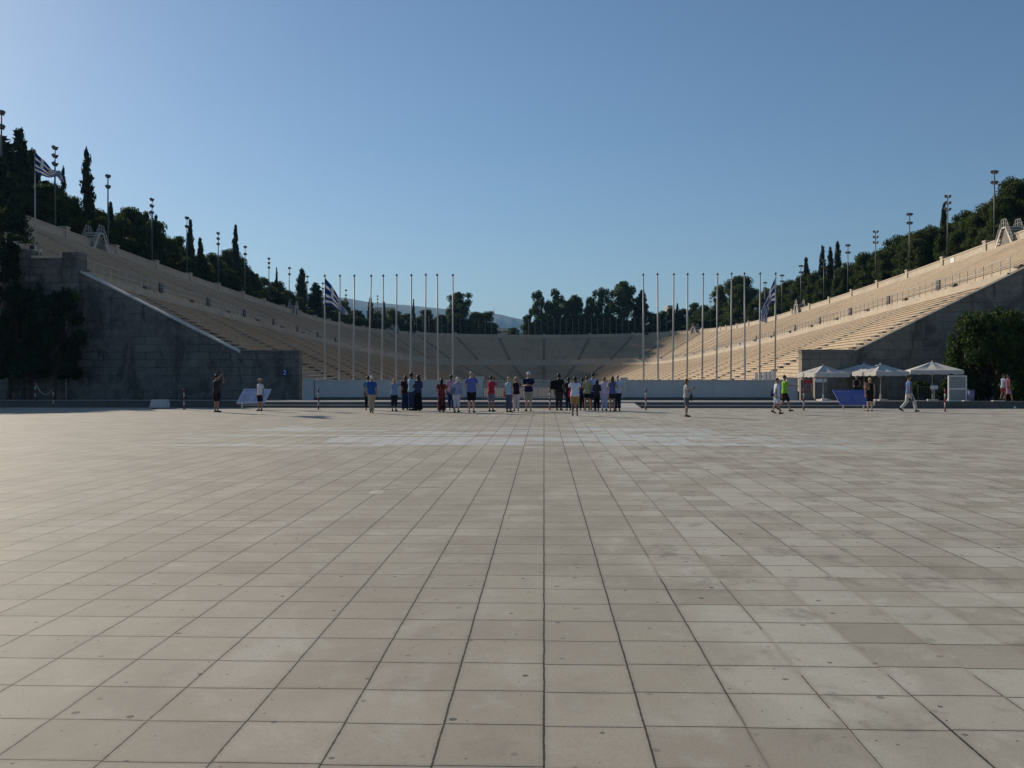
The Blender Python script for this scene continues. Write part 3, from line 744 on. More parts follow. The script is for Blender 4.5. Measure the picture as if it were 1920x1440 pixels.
RTL = [
 ('bushy', 1916, 345, 6, 80, 'tall shaggy pine cut by the right edge of the photo'),
 ('bushy', 1893, 339, 5, 52, 'highest shaggy pine above the right overpass stair'),
 ('bushy', 1868, 378, 5, 60, 'pine behind the nearest right floodlight mast'),
 ('bushy', 1838, 388, 5, 62, 'pine left of the nearest right floodlight mast'),
 ('bushy', 1808, 400, 6, 50, 'pine with a pointed lit top right of the second right mast'),
 ('cypress', 1771, 386, 8, 13, 'slim cypress left of the second floodlight mast on the right'),
 ('bushy', 1783, 424, 5, 54, 'pine below the slim cypress on the right'),
 ('bushy', 1745, 428, 5, 62, 'broad rounded pine left of the slim cypress'),
 ('bushy', 1712, 440, 5, 56, 'rounded pine behind the third right floodlight mast'),
 ('bushy', 1682, 446, 5, 56, 'sunlit topped pine left of the third right floodlight mast'),
 ('bushy', 1652, 470, 5, 46, 'green pine behind the fourth right floodlight mast'),
 ('bushy', 1617, 477, 5, 44, 'dark rounded pine left of the fourth right floodlight mast'),
 ('bushy', 1596, 496, 5, 40, 'pine behind the fifth right floodlight mast'),
 ('cypress', 1571, 457, 4, 13, 'tallest column cypress of the close right trio'),
 ('cypress', 1557, 467, 4, 12, 'middle column cypress of the close right trio'),
 ('cypress', 1543, 465, 4, 13, 'left column cypress of the close right trio'),
 ('bushy', 1582, 505, 4, 40, 'pine at the foot of the right cypress trio'),
 ('bushy', 1530, 511, 4, 38, 'pine between the lone cypress and the right trio'),
 ('cypress', 1511, 486, 4, 13, 'lone column cypress left of the right trio'),
 ('bushy', 1500, 520, 5, 34, 'pine left of the lone right cypress'),
 ('bushy', 1478, 528, 5, 40, 'pine right of the right hand flag'),
 ('bushy', 1458, 538, 5, 34, 'pine behind the right hand flag pole'),
 ('bushy', 1436, 545, 5, 34, 'pine behind the top of the right hand flag'),
 ('bushy', 1420, 560, 4, 34, 'low pine left of the right hand flag'),
 ('umbrella', 1389, 520, 8, 58, 'large umbrella pine behind the right flagpoles'),
 ('umbrella', 1349, 536, 7, 28, 'tall narrow topped pine left of the large umbrella pine'),
 ('bushy', 1400, 562, 5, 40, 'low pine beneath the large umbrella pine'),
 ('bushy', 1372, 570, 5, 40, 'dark pine under the left side of the large umbrella pine'),
 ('bushy', 1345, 573, 6, 36, 'dark pine beneath the narrow topped pine'),
 ('bushy', 1322, 574, 6, 32, 'pine behind the small distant floodlight mast'),
 ('bushy', 1302, 570, 7, 30, 'round green tree behind the fourth right flagpole'),
 ('bushy', 1282, 581, 7, 28, 'dark tree behind the third right flagpole'),
 ('cypress', 1270, 571, 8, 6, 'dark spiky cypress near the third right flagpole'),
 ('bushy', 1262, 580, 8, 26, 'dark tree left of the third right flagpole'),
 ('bushy', 1242, 585, 8, 26, 'dark tree behind the second right flagpole'),
 ('bushy', 1222, 587, 8, 26, 'dark tree between the first and second right flagpoles'),
 ('bushy', 1890, 372, 3, 60, 'lower pine just above the right overpass stair'),
 ('bushy', 1660, 478, 3, 40, 'lower pine right of the fourth right floodlight mast'),
 ('bushy', 1725, 452, 3, 44, 'lower pine right of the third right floodlight mast'),
]
FAR = [
 ('euc', 862, 551, 6, 62, 'tall open crowned tree right of the tenth flagpole'),
 ('euc', 850, 580, 8, 36, 'lower tree directly behind the tenth flagpole'),
 ('bushy', 893, 587, 6, 32, 'low spreading tree right of the tall open crowned tree'),
 ('bushy', 913, 586, 6, 34, 'rounded tree left of the mountain gap'),
 ('bushy', 964, 616, 10, 26, 'small tree low in the mountain gap'),
 ('bushy', 989, 592, 6, 22, 'small tree on the right side of the mountain gap'),
 ('euc', 1011, 548, 6, 34, 'tall upright tree right of the mountain gap'),
 ('euc', 1018, 590, 4, 32, 'low bright green tree in front of the two tall upright trees'),
 ('euc', 1040, 545, 6, 34, 'second tall upright tree right of the mountain gap'),
 ('euc', 1058, 566, 8, 30, 'darker tree right of the two tall upright trees'),
 ('euc', 1078, 556, 7, 40, 'spiky topped tree above the centre right rim'),
 ('euc', 1105, 560, 6, 36, 'rounded tree right of the spiky topped tree'),
 ('euc', 1130, 543, 6, 42, 'green tree left of the broadest far tree'),
 ('euc', 1168, 531, 6, 56, 'broadest and tallest far tree left of the first right flagpole'),
 ('cypress', 1204, 546, 5, 20, 'dark cypress behind the first right flagpole'),
 ('euc', 1195, 560, 7, 26, 'leafy tree beside the dark cypress at the first right flagpole'),
 ('bushy', 1090, 590, 5, 36, 'low dark tree under the spiky topped tree'),
 ('bushy', 1150, 595, 5, 36, 'low dark tree beneath the broadest far tree'),
 ('bushy', 1120, 597, 5, 30, 'low dark tree between the green far trees'),
 ('bushy', 1062, 597, 5, 32, 'low dark tree at the foot of the darker far tree'),
 ('bushy', 870, 600, 4, 40, 'dark undergrowth tree beneath the tall open crowned tree'),
]
for lst, grp in ((LT, 'trees on the left slope behind the rim'), (RTL, 'trees on the right slope behind the rim'), (FAR, 'trees behind the far curve of the stand')):
    for kind, px, py, d, wpx, look in lst:
        k, p, h, wide = tree_at(kind, px, py, d, wpx, None, look, grp)
        place_tree(kind, p, h, wide, look, grp)

# the slope behind is wooded without gaps: a second row that stays below the skyline
def skyline(lst):
    q = sorted((px, py) for kind, px, py, d, wpx, look in lst if kind in ('bushy', 'umbrella', 'euc'))
    return [a for a, b in q], [b for a, b in q]
for lst, grp, nm, step, d0 in ((LT, 'trees on the left slope behind the rim', 'left slope', 27, 3.4), (RTL, 'trees on the right slope behind the rim', 'right slope', 27, 3.4), (FAR, 'trees behind the far curve of the stand', 'far curve', 17, 9)):
    X, Yp = skyline(lst); k = 0; px = X[0]+4
    while px < X[-1]:
        if not (930 < px < 985):
            yy = float(np.interp(px, X, Yp)); side = 1 if ray(px, 600).x > 0 else -1; dd = d0+(k % 3)*2.0
            s_ = side_spot(px, dd, side); p = hill_pt(s_, dd); base = at(px, 0, p.y); 
            drop = 14+9*(k % 2)
            kk, p, h, wide = tree_at('bushy', px, max(yy+drop, 603) if nm == 'far curve' else yy+drop, dd, 46 if nm != 'far curve' else 30, None, None, None)
            place_tree('bushy', p, h, wide, f'dark pine low in the wooded {nm} below the skyline, {ordn(k)} from the left', grp); k += 1
        px += step
# near trees in front of the retaining walls
def near_tree(name, px, Y, py_top, hw, label, leaf, size, nper, trunks, low, n=26, seed=1, depth=None):
    global rng
    rng = np.random.RandomState(seed)
    zb = plat_z(Y); b = at(px, 750, Y); top = at(px, py_top, Y).z-zb; W = hw/F*Y
    root = thing(name, (b.x, Y, zb), label, 'tree')
    cs = []; rs = []
    for i in range(n):
        t = rng.rand(); z = top*(low+(1-low)*t); ang = rng.rand()*6.28; k = W*(.35+.6*rng.rand()**.5)*(1-.6*max(0, t-.5)); r = W*(.14+.17*rng.rand())*(1-.35*t)
        cs.append((k*math.cos(ang)*.85, k*math.sin(ang)*(depth or .7), min(z, top-r))); rs.append((r, r, r*1.15))
    for i in range(7):   # long shoots reaching above the crown
        ang = rng.rand()*6.28; k = W*.7*rng.rand(); cs.append((k*math.cos(ang), k*.7*math.sin(ang), top*(.82+.16*rng.rand()))); rs.append((.16*W, .16*W, .12*top))
    tr = MB()
    for tx, rr in trunks:
        tr.tube([(tx, 0, 0), (tx*1.02+.05, 0, top*low), (tx*.8, .1, top*.6), (tx*.5, 0, top*.85)], [rr, rr*.8, rr*.5, rr*.2], 8)
    for c in cs[::2]:
        tx = min(trunks, key=lambda q: abs(q[0]-c[0]))[0]
        tr.tube([(tx, 0, top*low*.9), (c[0]*.6+tx*.3, c[1]*.5, (top*low+c[2])/2), c], [.06, .04, .015], 5)
    tr.build('trunk', M['wood'], root)
    cr = MB(); blobs(cr, cs, rs, .5); leafcloud(cr, cs, rs, nper, size, up=.35, shell=.35)
    cr.build('crown', leaf, root)
    return root
near_tree('broadleaf_tree', 1868, 57, 586, 104, 'leafy green tree by the kerb at the right edge in front of the wall', M['shrub'], .085, 620, [(-.5, .09), (.2, .11), (.9, .08)], .04, 72, 5)
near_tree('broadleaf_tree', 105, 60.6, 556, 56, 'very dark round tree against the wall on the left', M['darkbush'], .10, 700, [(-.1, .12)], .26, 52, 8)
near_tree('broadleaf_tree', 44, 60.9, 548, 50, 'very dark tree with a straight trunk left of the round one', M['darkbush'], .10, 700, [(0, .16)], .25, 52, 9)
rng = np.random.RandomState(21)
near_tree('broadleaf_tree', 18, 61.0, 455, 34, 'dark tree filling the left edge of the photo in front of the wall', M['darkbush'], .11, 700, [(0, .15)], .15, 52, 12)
rng = np.random.RandomState(33)
for k, (px, yy, top, W, lab) in enumerate(((0, 79, 300, 1.2, 'dark cypress on the left bank in front of the rim, cut by the photo edge'), (19, 75, 338, 1.05, 'dark cypress beside the start of the left rim wall'), (28, 70, 372, .85, 'short dark cypress hiding the end of the left seating'))):
    q_ = at(px, 500, yy); z0 = 9.5; H_ = at(px, top, yy).z-z0
    rt = thing('cypress_tree', (q_.x, yy, z0), lab, 'tree'); tr, cr = cypress_parts(H_, W, .16, 420, .12)
    tr.build('trunk', M['wood'], rt); cr.build('crown', M['darkbush'], rt)

for k, (px, yy, top, hh) in enumerate(((4, 71, 392, 2.6), (24, 66.5, 440, 2.2))):
    q_ = at(px, top, yy); place_tree('bushy', (q_.x, yy, 9.3), q_.z-9.3, hh, ('dark bushy tree at the far left edge beside the rim wall', 'dark bushy tree just left of the wall buttress with the flagpole')[k])
# more of the wooded banks beyond both edges of the picture
for k in range(9):
    for side, nm in ((-1, 'left'), (1, 'right')):
        yy = 76+(k % 3)*8; xx = 54+k*5.5
        s_ = ('y', yy, side); p = hill_pt(s_, xx-rim_r(s_)); place_tree('bushy', p, 6.2+(k*7 % 3)*.8, 4.2, f'dark pine on the {nm} bank outside the picture, {ordn(k)} from the stand', f'trees on the {nm} slope behind the rim')
# hedge, round shrub, small plants on the right platform
def shrub(px, Y, hw, hpx, label, leaf, name='shrub'):
    zb = plat_z(Y); b = at(px, 750, Y); W = hw/F*Y; Hh = hpx/F*Y
    root = thing(name, (b.x, Y, zb), label, 'shrub')
    cs = [(rng.uniform(-.6, .6)*W, rng.uniform(-.3, .3)*W, Hh*rng.uniform(.25, .72)) for _ in range(9)]; rs = [(W*.42, W*.4, Hh*.3)]*9
    cr = MB(); blobs(cr, cs, rs, .8); leafcloud(cr, cs, rs, 900, .05, shell=.7); cr.build('foliage', leaf, root)
    tr = MB(); tr.tube([(0, 0, 0), (0, 0, Hh*.5)], [.05, .03], 6); tr.build('stem', M['wood'], root)
shrub(1726, 57.5, 24, 38, 'clipped green hedge bush behind the fourth parasol', M['shrub'])
shrub(1877, 54, 13, 36, 'round green shrub beside the walking women', M['shrub'])
shrub(1902, 54.5, 12, 40, 'green shrub at the right edge behind the walking women', M['shrub'])

# ------------------------------------------------------------------ low wall, gate, piers at the entrance
def lowwall(px0, px1, label):
    a = at(px0, 712, 61).x; b = at(px1, 712, 61).x; zt = at(1020, 712, 61).z
    root = thing('low_wall', ((a+b)/2, 61, .3), label, 'wall', 'low marble walls under the flagpoles'); h = (b-a)/2
    mb = MB(); mb.box(-h, h, 0, .45, 0, zt-.3-.08); mb.build('wall_body', M['lowwall'], root)
    mb = MB(); mb.box(-h-.03, h+.03, -.05, .5, zt-.378, zt-.3); mb.build('coping', M['coping'], root)
    mb = MB(); mb.box(-h, h, -.12, -.003, 0, .33); mb.build('plinth', M['kerb'], root)
lowwall(590, 903, 'low pale marble wall under the left row of flagpoles')
lowwall(1168, 1473, 'low pale marble wall under the right row of flagpoles')
def pillar(px0, px1, py0, Y, label, mat):
    a = at(px0, 712, Y).x; b = at(px1, 712, Y).x; zt = at(px0, py0, Y).z; h = (b-a)/2
    root = thing('pillar', ((a+b)/2, Y, .35), label, 'pillar')
    mb = MB(); mb.box(-h, h, 0, .9, 0, zt-.43); mb.build('shaft', mat, root)
    mb = MB(); mb.box(-h-.04, h+.04, -.04, .94, zt-.428, zt-.35); mb.build('cap', M['coping'], root)
pillar(568, 588, 709, 60.9, 'square marble pillar at the left end of the left low wall', M['lowwall'])
pillar(1475, 1496, 708, 60.6, 'square grey block at the right end of the right low wall', M['lowwall'])
pillar(892, 905, 706, 60.9, 'square marble gate pillar left of the fence', M['lowwall'])
pillar(1163, 1176, 708, 60.9, 'square marble gate pillar right of the fence', M['lowwall'])
# gate fence
fa = at(906, 712, 61.2).x; fb = at(1162, 712, 61.2).x; zf = .61; npan = 5
for k in range(npan):
    x0 = fa+(fb-fa)*k/npan; x1 = fa+(fb-fa)*(k+1)/npan; wd = (x1-x0)/2-.06
    root = thing('gate_panel', ((x0+x1)/2, 61.2, zf), f'metal bar gate panel behind the crowd, {ordn(k)} from the left', 'gate', 'metal gate panels across the entrance')
    mb = MB(); nb = 15
    for i in range(nb):
        x = -wd+.08+(2*wd-.16)*i/(nb-1); mb.box(x-.016, x+.016, -.016, .016, .08, 1.1)
    mb.build('bars', M['pole'], root)
    mb = MB(); mb.box(-wd, wd, -.03, .03, 1.1, 1.16); mb.box(-wd, wd, -.03, .03, .03, .079); mb.build('frame', M['pole'], root)
    mb = MB()
    for x in (-wd-.055, wd+.003): mb.box(x, x+.05, -.04, .04, 0, 1.22)
    mb.build('posts', M['pole'], root)
# blue gate number on the left wall
p = at(534, 698.5, 61.9); root = thing('number_sign', p, 'blue plate with a white number 2 on the left wall', 'sign')
mb = MB(); mb.box(-.17, .17, -.02, .06, -.24, .24); mb.build('plate', M['blue'], root)
def text_mesh(s, size, mat, parent, loc, rot=(math.pi/2, 0, 0), name='lettering'):
    c = bpy.data.curves.new(name, 'FONT'); c.body = s; c.size = size; c.align_x = 'CENTER'; c.align_y = 'CENTER'; c.extrude = .004
    o = bpy.data.objects.new(name, c); COL.objects.link(o); bpy.context.view_layer.update()
    me = bpy.data.meshes.new_from_object(o.evaluated_get(bpy.context.evaluated_depsgraph_get())); bpy.data.objects.remove(o)
    me.materials.clear(); me.materials.append(mat)
    o = bpy.data.objects.new(name, me); COL.objects.link(o); o.parent = parent; o.location = loc; o.rotation_euler = rot; return o
text_mesh('2', .44, M['white'], root, (0, -.028, 0))

# small fittings on the retaining walls
p = at(61, 467, 62.1); root = thing('junction_box', (p.x, 62.1, 10.56), 'dark box beside the foot of the far left flagpole', 'box')
mb = MB(); mb.box(-.14, .1, -.12, .12, .04, .30); mb.build('box', M['black'], root); mb = MB(); mb.box(-.17, .13, -.15, .15, 0, .04); mb.build('base', M['rail'], root)
p = at(76, 466, 62.2); root = thing('spotlight', (p.x, 62.2, 10.17), 'small pale spotlight on the wall right of the far left flagpole', 'lamp')
mb = MB(); mb.tube([(0, 0, 0), (0, 0, .25)], .025, 6); mb.build('bracket', M['black'], root); mb = MB(); mb.tube([(-.02, .1, .33), (0, -.02, .35), (.05, -.14, .36)], [.06, .12, .15], 10); mb.build('housing', M['straw2'], root, True)
p = at(125, 520, 61.96); root = thing('drainpipe', (p.x, 61.88, .45), 'grey drainpipe running down the left wall beside the buttress', 'pipe')
mb = MB(); mb.tube([(0, 0, 0), (0, 0, 6.9)], .05, 8); mb.build('pipe', M['rail'], root, True)
for z in (1.2, 3.4, 5.6):
    mb = MB(); mb.box(-.08, .08, -.06, .11, z, z+.06); mb.build('clamp', M['black'], root)
p = at(139, 566, 61.9); root = thing('wall_plant', (p.x, 61.98, p.z), 'bright green plant growing from a joint of the left wall', 'plant')
cs = [(rng.uniform(-.3, .3), rng.uniform(-.25, -.1), rng.uniform(-.1, .7)) for _ in range(7)]; cr = MB(); leafcloud(cr, cs, [(.28, .16, .3)]*7, 600, .05, shell=.2); cr.build('leaves', M['shrub2'], root)
mb = MB(); mb.tube([(0, .02, -.1), (0, -.15, .2), (.05, -.2, .6)], [.03, .02, .01], 5); mb.build('stem', M['wood'], root)
yy = 112.6; s_ = ('y', yy, 1); p = seg(s_, RT-.02, zT(yy)-.95); root = thing('wall_plaque', p, 'square white plaque on the right rim wall below the overpass stair', 'sign')
mb = MB(); mb.box(-.03, -.005, -.5, .5, 0, .72); mb.build('plate', M['white'], root); mb = MB(); mb.box(-.045, -.031, -.54, .54, -.04, -.003); mb.build('ledge', M['rail'], root)
p = at(1817, 752, 52.5); root = thing('litter_bin', (p.x+.1, 52.5, plat_z(52.5)), 'small lavender bin just right of the framed board', 'bin')
mb = MB(); mb.tube([(0, 0, 0), (0, 0, .62)], [.16, .19], 12); mb.build('bin_body', M['lav'], root, True); mb = MB(); mb.tube([(0, 0, .62), (0, 0, .67)], [.21, .20], 12); mb.build('rim', M['black'], root)
# ------------------------------------------------------------------ flagpoles
def pole_proto(H, r):
    root = thing('flagpole', (0, 0, 0), 'x', 'flagpole')
    mb = MB(); mb.tube([(0,0,0), (0,0,H*.5), (0,0,H)], [r, r*.85, r*.6], 8); mb.build('pole', M['pole'], root, True)
    mb = MB(); mb.tube([(0,0,H), (0,0,H+.05)], [.09, .09], 8); mb.ball((0,0,H+.09), .055, 8, 6); mb.build('finial', M['lamp'], root)
    mb = MB(); mb.tube([(r+.015,0,.9), (r*.8,0,H-.1)], .006, 4); mb.build('halyard', M['pole'], root)
    mb = MB(); mb.tube([(0,0,0), (0,0,.3)], [r*1.9, r*1.6], 8); mb.build('base', M['rail'], root)
    return root
PL = [(609, 609, 515), (637, 635, 515), (664, 662, 515), (695, 690, 515), (718, 715, 515), (743.5, 742, 514), (771, 769, 514), (798, 796, 513), (820, 822, 513.5), (849, 848.5, 514)]
PR_ = [(1206, 1207, 513), (1233, 1234, 512), (1263, 1261, 512), (1289, 1288, 512), (1318, 1316, 512), (1345, 1343, 512), (1371.5, 1370, 511), (1396, 1397, 511), (1425, 1424, 511), (1454, 1453, 511)]
P0 = pole_proto(8.3, .054); remember(P0)
first = True
for lst, nm in ((PL, 'left'), (PR_, 'right')):
    for k, (pt, pb, py) in enumerate(lst):
        o = P0 if first else copy_tree(P0); first = False
        b = at(pb, 712, 61.62); t = at(pt, py, 61.62); b.z = .41
        o.location = b; o.rotation_euler = (0, math.atan((t.x-b.x)/7.0), 0)
        o['group'] = 'white flagpoles behind the low walls'
        q = 'flying a large flag' if (nm == 'left' and k == 0) or (nm == 'right' and k == 9) else 'bare'
        o['label'] = f'white {q} flagpole, {ordn(k)} from the left in the {nm} row'
        sc = (t.z-b.z)/8.42; o.scale = (1, 1, sc)
PB = pole_proto(6.5, .05); b = at(65, 467, 62.2); PB.location = (b.x, 62.25, 10.56); PB['label'] = 'white flagpole standing on the wall buttress at far left'
# thin flagpoles behind the far rim
P2 = thing('flagpole', (0,0,0), 'x', 'flagpole')
mb = MB(); mb.tube([(0,0,0), (0,0,6.2)], [.05, .035], 6); mb.build('pole', M['pole'], P2)
mb = MB(); mb.ball((0,0,6.25), .09, 6, 5); mb.build('finial', M['pole'], P2); remember(P2)
xs = np.arange(781, 1250, 11.7); first = True
for k, px in enumerate(xs):
    o = P2 if first else copy_tree(P2); first = False
    v = ray(float(px), 600); best = None
    an = np.linspace(R(15), R(165), 900); r = RT+1.6
    e = np.abs(r*np.cos(an)/(YC+r*np.sin(an))-v.x/v.y); a = float(an[int(e.argmin())])
    y = YC+r*math.sin(a); o.location = (r*math.cos(a), y, zT(YC+RT*math.sin(a))-1.3)
    o['group'] = 'thin distant flagpoles behind the far rim'; o['label'] = f'thin distant flagpole behind the far rim, {ordn(k)} from the left'

# ------------------------------------------------------------------ Greek flags
def flag(pole_px, pole_Y, top, bot, label, folds=.12, ph=0.0, flip=1, WW=27):
    """top/bot: polylines (px,py) of the upper and lower edge from hoist to fly"""
    W_, H_ = WW, 18
    def samp(poly, u):
        L = [0]
        for a, b in zip(poly, poly[1:]): L.append(L[-1]+math.hypot(b[0]-a[0], b[1]-a[1]))
        t = u*L[-1]
        return np.interp(t, L, [p[0] for p in poly]), np.interp(t, L, [p[1] for p in poly])
    org = at(top[0][0], top[0][1], pole_Y)
    sub = 2; vs = []; nu = W_*sub; nv = H_
    for j in range(nv+1):
        for i in range(nu+1):
            u = i/nu; v = j/nv; ax, ay = samp(top, u); bx, by = samp(bot, u)
            px = ax+(bx-ax)*v; py = ay+(by-ay)*v
            wob = math.sin(u*11+v*2.2+ph)*folds*u**.5+math.sin(u*23-v*3+ph)*folds*.4*u
            q = at(float(px+wob*6*u), float(py+wob*9), pole_Y+wob*2.2*flip-.02)
            vs.append(q-org)
    fs = []; mi = []
    for j in range(nv):
        for i in range(nu):
            a = j*(nu+1)+i; fs.append((a, a+1, a+nu+2, a+nu+1))
            r_ = j//2; c_ = i/(sub*2)     # stripe index, column in stripe units
            if r_ < 5 and c_ < 5: mi.append(1 if (r_ == 2 or 2 <= c_ < 3) else 0)
            else: mi.append(0 if r_ % 2 == 0 else 1)
    me = bpy.data.meshes.new('flag'); me.from_pydata([tuple(v) for v in vs], [], fs); me.polygons.foreach_set('material_index', mi)
    me.polygons.foreach_set('use_smooth', [True]*len(fs)); me.materials.append(M['fb']); me.materials.append(M['fw'])
    o = bpy.data.objects.new('flag', me); COL.objects.link(o); o.location = org
    md = o.modifiers.new('thick', 'SOLIDIFY'); md.thickness = .006
    tag(o, label, 'flag', 'blue and white striped flags with a cross')
for k, (m_) in enumerate(('fb', 'fw')):
    n = M[m_].node_tree; b_ = n.nodes['Principled BSDF']; t = n.nodes.new('ShaderNodeBsdfTranslucent'); ms = n.nodes.new('ShaderNodeMixShader'); ms.inputs[0].default_value = .45
    src = b_.inputs['Base Color'].links[0].from_socket; n.links.new(src, t.inputs['Color'])
    n.links.new(b_.outputs[0], ms.inputs[1]); n.links.new(t.outputs[0], ms.inputs[2]); n.links.new(ms.outputs[0], n.nodes['Material Output'].inputs['Surface'])
flag(65, 62.2, [(65.5, 285), (84, 302), (97, 318), (112, 319), (123, 343)], [(65.5, 324), (80, 330), (97, 333), (108, 332), (114, 340)], 'blue and white flag streaming right from the pole on the far left wall', .16, .5, WW=22)
flag(609, 61.55, [(609.5, 521), (622, 535), (632, 552), (641, 570), (657, 591)], [(609.5, 573), (622, 573), (630, 578), (643, 590), (652, 590)], 'blue and white flag drooping right from the first pole of the left row', .10, 0, WW=19)
flag(1453, 61.55, [(1453, 521), (1445, 541), (1433, 562), (1426, 582), (1427, 603)], [(1453, 569), (1447, 568), (1442, 574), (1441, 590), (1437, 604)], 'blue and white flag hanging limp left of the last pole of the right row', .13, 1.2, WW=19)

# ------------------------------------------------------------------ floodlight masts
def mast_proto(kind):
    root = thing('floodlight_mast', (0,0,0), 'x', 'floodlight mast')
    H = 10.0
    mb = MB(); mb.tube([(0,0,-1), (0,0,H*.5), (0,0,H)], [.11, .085, .06], 8); mb.build('pole', M['mast'], root, True)
    tiers = {2: [H-.1, H-1.35], 3: [H-.1, H-.95, H-1.8]}[kind]
    for z in tiers:
        mb = MB(); mb.tube([(-.3, 0, z-.22), (.3, 0, z-.22)], .035, 6); mb.tube([(0, -.24, z-.22), (0, .2, z-.22)], .03, 6); mb.build('crossarm', M['mast'], root)
        for sx, sy in ((-.24, -.08), (.25, .05), (0, -.24))[:3 if kind == 2 else 2]:
            d = Vector((-.75, -.5 if sx < 0 else -.1, -.42)).normalized() if sx <= 0 else Vector((.55, -.6, -.45)).normalized()
            c = Vector((sx, sy, z))
            mb = MB(); mb.tube([c-d*.16, c-d*.1, c, c+d*.12], [.05, .10, .16, .205], 10); o = mb.build('lamp', M['lamp'], root, True)
            mb = MB(); mb.tube([c+d*.121, c+d*.133], [.185, .185], 10); mb.build('lens', M['glass'], o)
    return root
MP = {2: mast_proto(2), 3: mast_proto(3)}
for m_ in MP.values(): remember(m_)
used = set()
LM_ = [(5, 205, 2), (102, 272, 3), (203, 326, 2), (285, 370, 3), (351, 405, 2), (409, 434, 3), (460, 460, 2), (504, 482, 3), (542, 500, 2), (576, 516, 2), (605, 529, 2), (648, 542, 2), (708, 553, 3)]
RM_ = [(1332, 551, 3), (1434.5, 528, 2), (1466, 514, 2), (1502, 496, 2), (1545, 486, 2), (1590, 457, 2), (1642, 431, 3), (1706, 398, 2), (1777, 364, 3), (1865, 318, 2)]
for lst, nm in ((LM_, 'left'), (RM_, 'right')):
    for k, (px, py, kd) in enumerate(lst):
        side = 1 if nm == 'right' else -1
        s = side_spot(px, .55, side); p = hill_pt(s, .55)
        o = MP[kd] if kd not in used else copy_tree(MP[kd]); used.add(kd)
        o.location = p; top = at(px, py, p.y).z; f = (top-p.z)/10.15
        o.scale = (1, 1, f); o.rotation_euler.z = 0 if side > 0 else R(75)
        for ch in [c for c in bpy.data.objects if c.parent == o and not c.name.startswith('pole')]: pass
        o['group'] = 'floodlight masts along the rim'
        o['label'] = f'tall floodlight mast with {"three" if kd == 3 else "two"} tiers of lamps on the {nm} rim, {ordn(k)} from the left'

# ------------------------------------------------------------------ bollards, chain
def bollard_proto():
    root = thing('bollard', (0,0,0), 'x', 'bollard'); H = 1.0; n = 5
    for i in range(n):
        z0 = H*i/n+.02; z1 = H*(i+1)/n+.02; mb = MB(); mb.tube([(0,0,z0), (0,0,z1)], .036, 10)
        if i == n-1: mb.ball((0,0,z1), (.036,.036,.03), 10, 6)
        mb.build('band', M['bred'] if i % 2 == 0 else M['bwhite'], root, True)
    mb = MB(); mb.tube([(0,0,0), (0,0,.02)], .10, 10); mb.build('base_plate', M['rail'], root)
    return root
BP = bollard_proto(); remember(BP)
BL = [(66, None, 'red and white bollard up on the left platform holding a chain'), (100, 765.5, 'leftmost red and white bollard on the plaza edge below the dark trees'), (345, 768, 'red and white bollard between the concrete block and the photographer'),
      (597, 768, 'red and white bollard in front of the left end of the low wall'), (1031, 769, 'red and white bollard in the middle of the crowd'), (1211, 769, 'red and white bollard right of the ramp'),
      (1507, 770, 'red and white bollard in front of the first parasol'), (1772, 772, 'red and white bollard left of the framed board')]
for i, (px, py, lab) in enumerate(BL):
    o = BP if i == 0 else copy_tree(BP)
    if py is None: p = at(66, 748, 51); p.z = plat_z(51)
    else: p = on_plaza(px, py)
    o.location = p; o['label'] = lab; o['group'] = 'red and white bollards'
a = at(66, 718, 51); a.z = plat_z(51)+1.0; b = on_plaza(100, 765.5); b.z += .98
mb = MB(); pts = [a.lerp(b, t/12)-Vector((0, 0, .45*math.sin(math.pi*t/12))) for t in range(13)]; mb.tube([p-a for p in pts], .018, 5)
tag(mb.build('chain', M['pole'], loc=a), 'sagging pale chain between two bollards at far left', 'chain')

# ------------------------------------------------------------------ information panels
def info_panel(cs, Y, mat, label, lean):
    """cs: four corners in px TL,TR,BR,BL; bottom edge nearer than the top"""
    Yt = Y+.5; P = [at(cs[0][0], cs[0][1], Yt), at(cs[1][0], cs[1][1], Yt), at(cs[2][0], cs[2][1], Y), at(cs[3][0], cs[3][1], Y)]
    c = (P[2]+P[3])/2; g = on_plaza((cs[2][0]+cs[3][0])/2, 768); c.z = plaza_z(Y)
    root = thing('information_panel', c, label, 'sign')
    n = (P[1]-P[0]).cross(P[3]-P[0]).normalized()
    if n.y > 0: n = -n
    q = [p-c for p in P]
    mb = MB(); mb.add(q+[p-n*.05 for p in q], [(0,1,2,3),(7,6,5,4),(0,4,5,1),(1,5,6,2),(2,6,7,3),(3,7,4,0)]); fixn(mb.build('board', mat, root))
    mb = MB()
    def band(v0, v1, u0, u1):
        def pt(u, v): a_ = q[0].lerp(q[1], u); b_ = q[3].lerp(q[2], u); return a_.lerp(b_, v)+n*.006
        mb.add([pt(u0, v0), pt(u1, v0), pt(u1, v1), pt(u0, v1)], [(0,1,2,3)])
    band(.10, .17, .06, .5)
    for i in range(9):
        v = .30+i*.065; band(v, v+.022, .06, .46-.1*(i % 3)*.4); band(v, v+.022, .54, .94-.1*((i+1) % 3)*.4)
    mb.build('print', M['print'], root)
    mb = MB()
    for u in (.15, .85):
        b_ = q[3].lerp(q[2], u); t_ = q[0].lerp(q[1], u)
        mb.tube([(b_.x, .25, 0), (b_.x, .25, (b_.z+t_.z)/2)], .03, 6)
    mb.build('legs', M['rail'], root)
info_panel([(457, 729), (508.5, 729), (496, 755), (443, 756)], 44.6, M['panelw'], 'slanted white information panel beside the woman in a straw hat', 1)
info_panel([(1561, 731), (1624, 731), (1631, 758), (1576, 758)], 45.2, M['panelb'], 'slanted blue information panel in front of the parasols', 1)

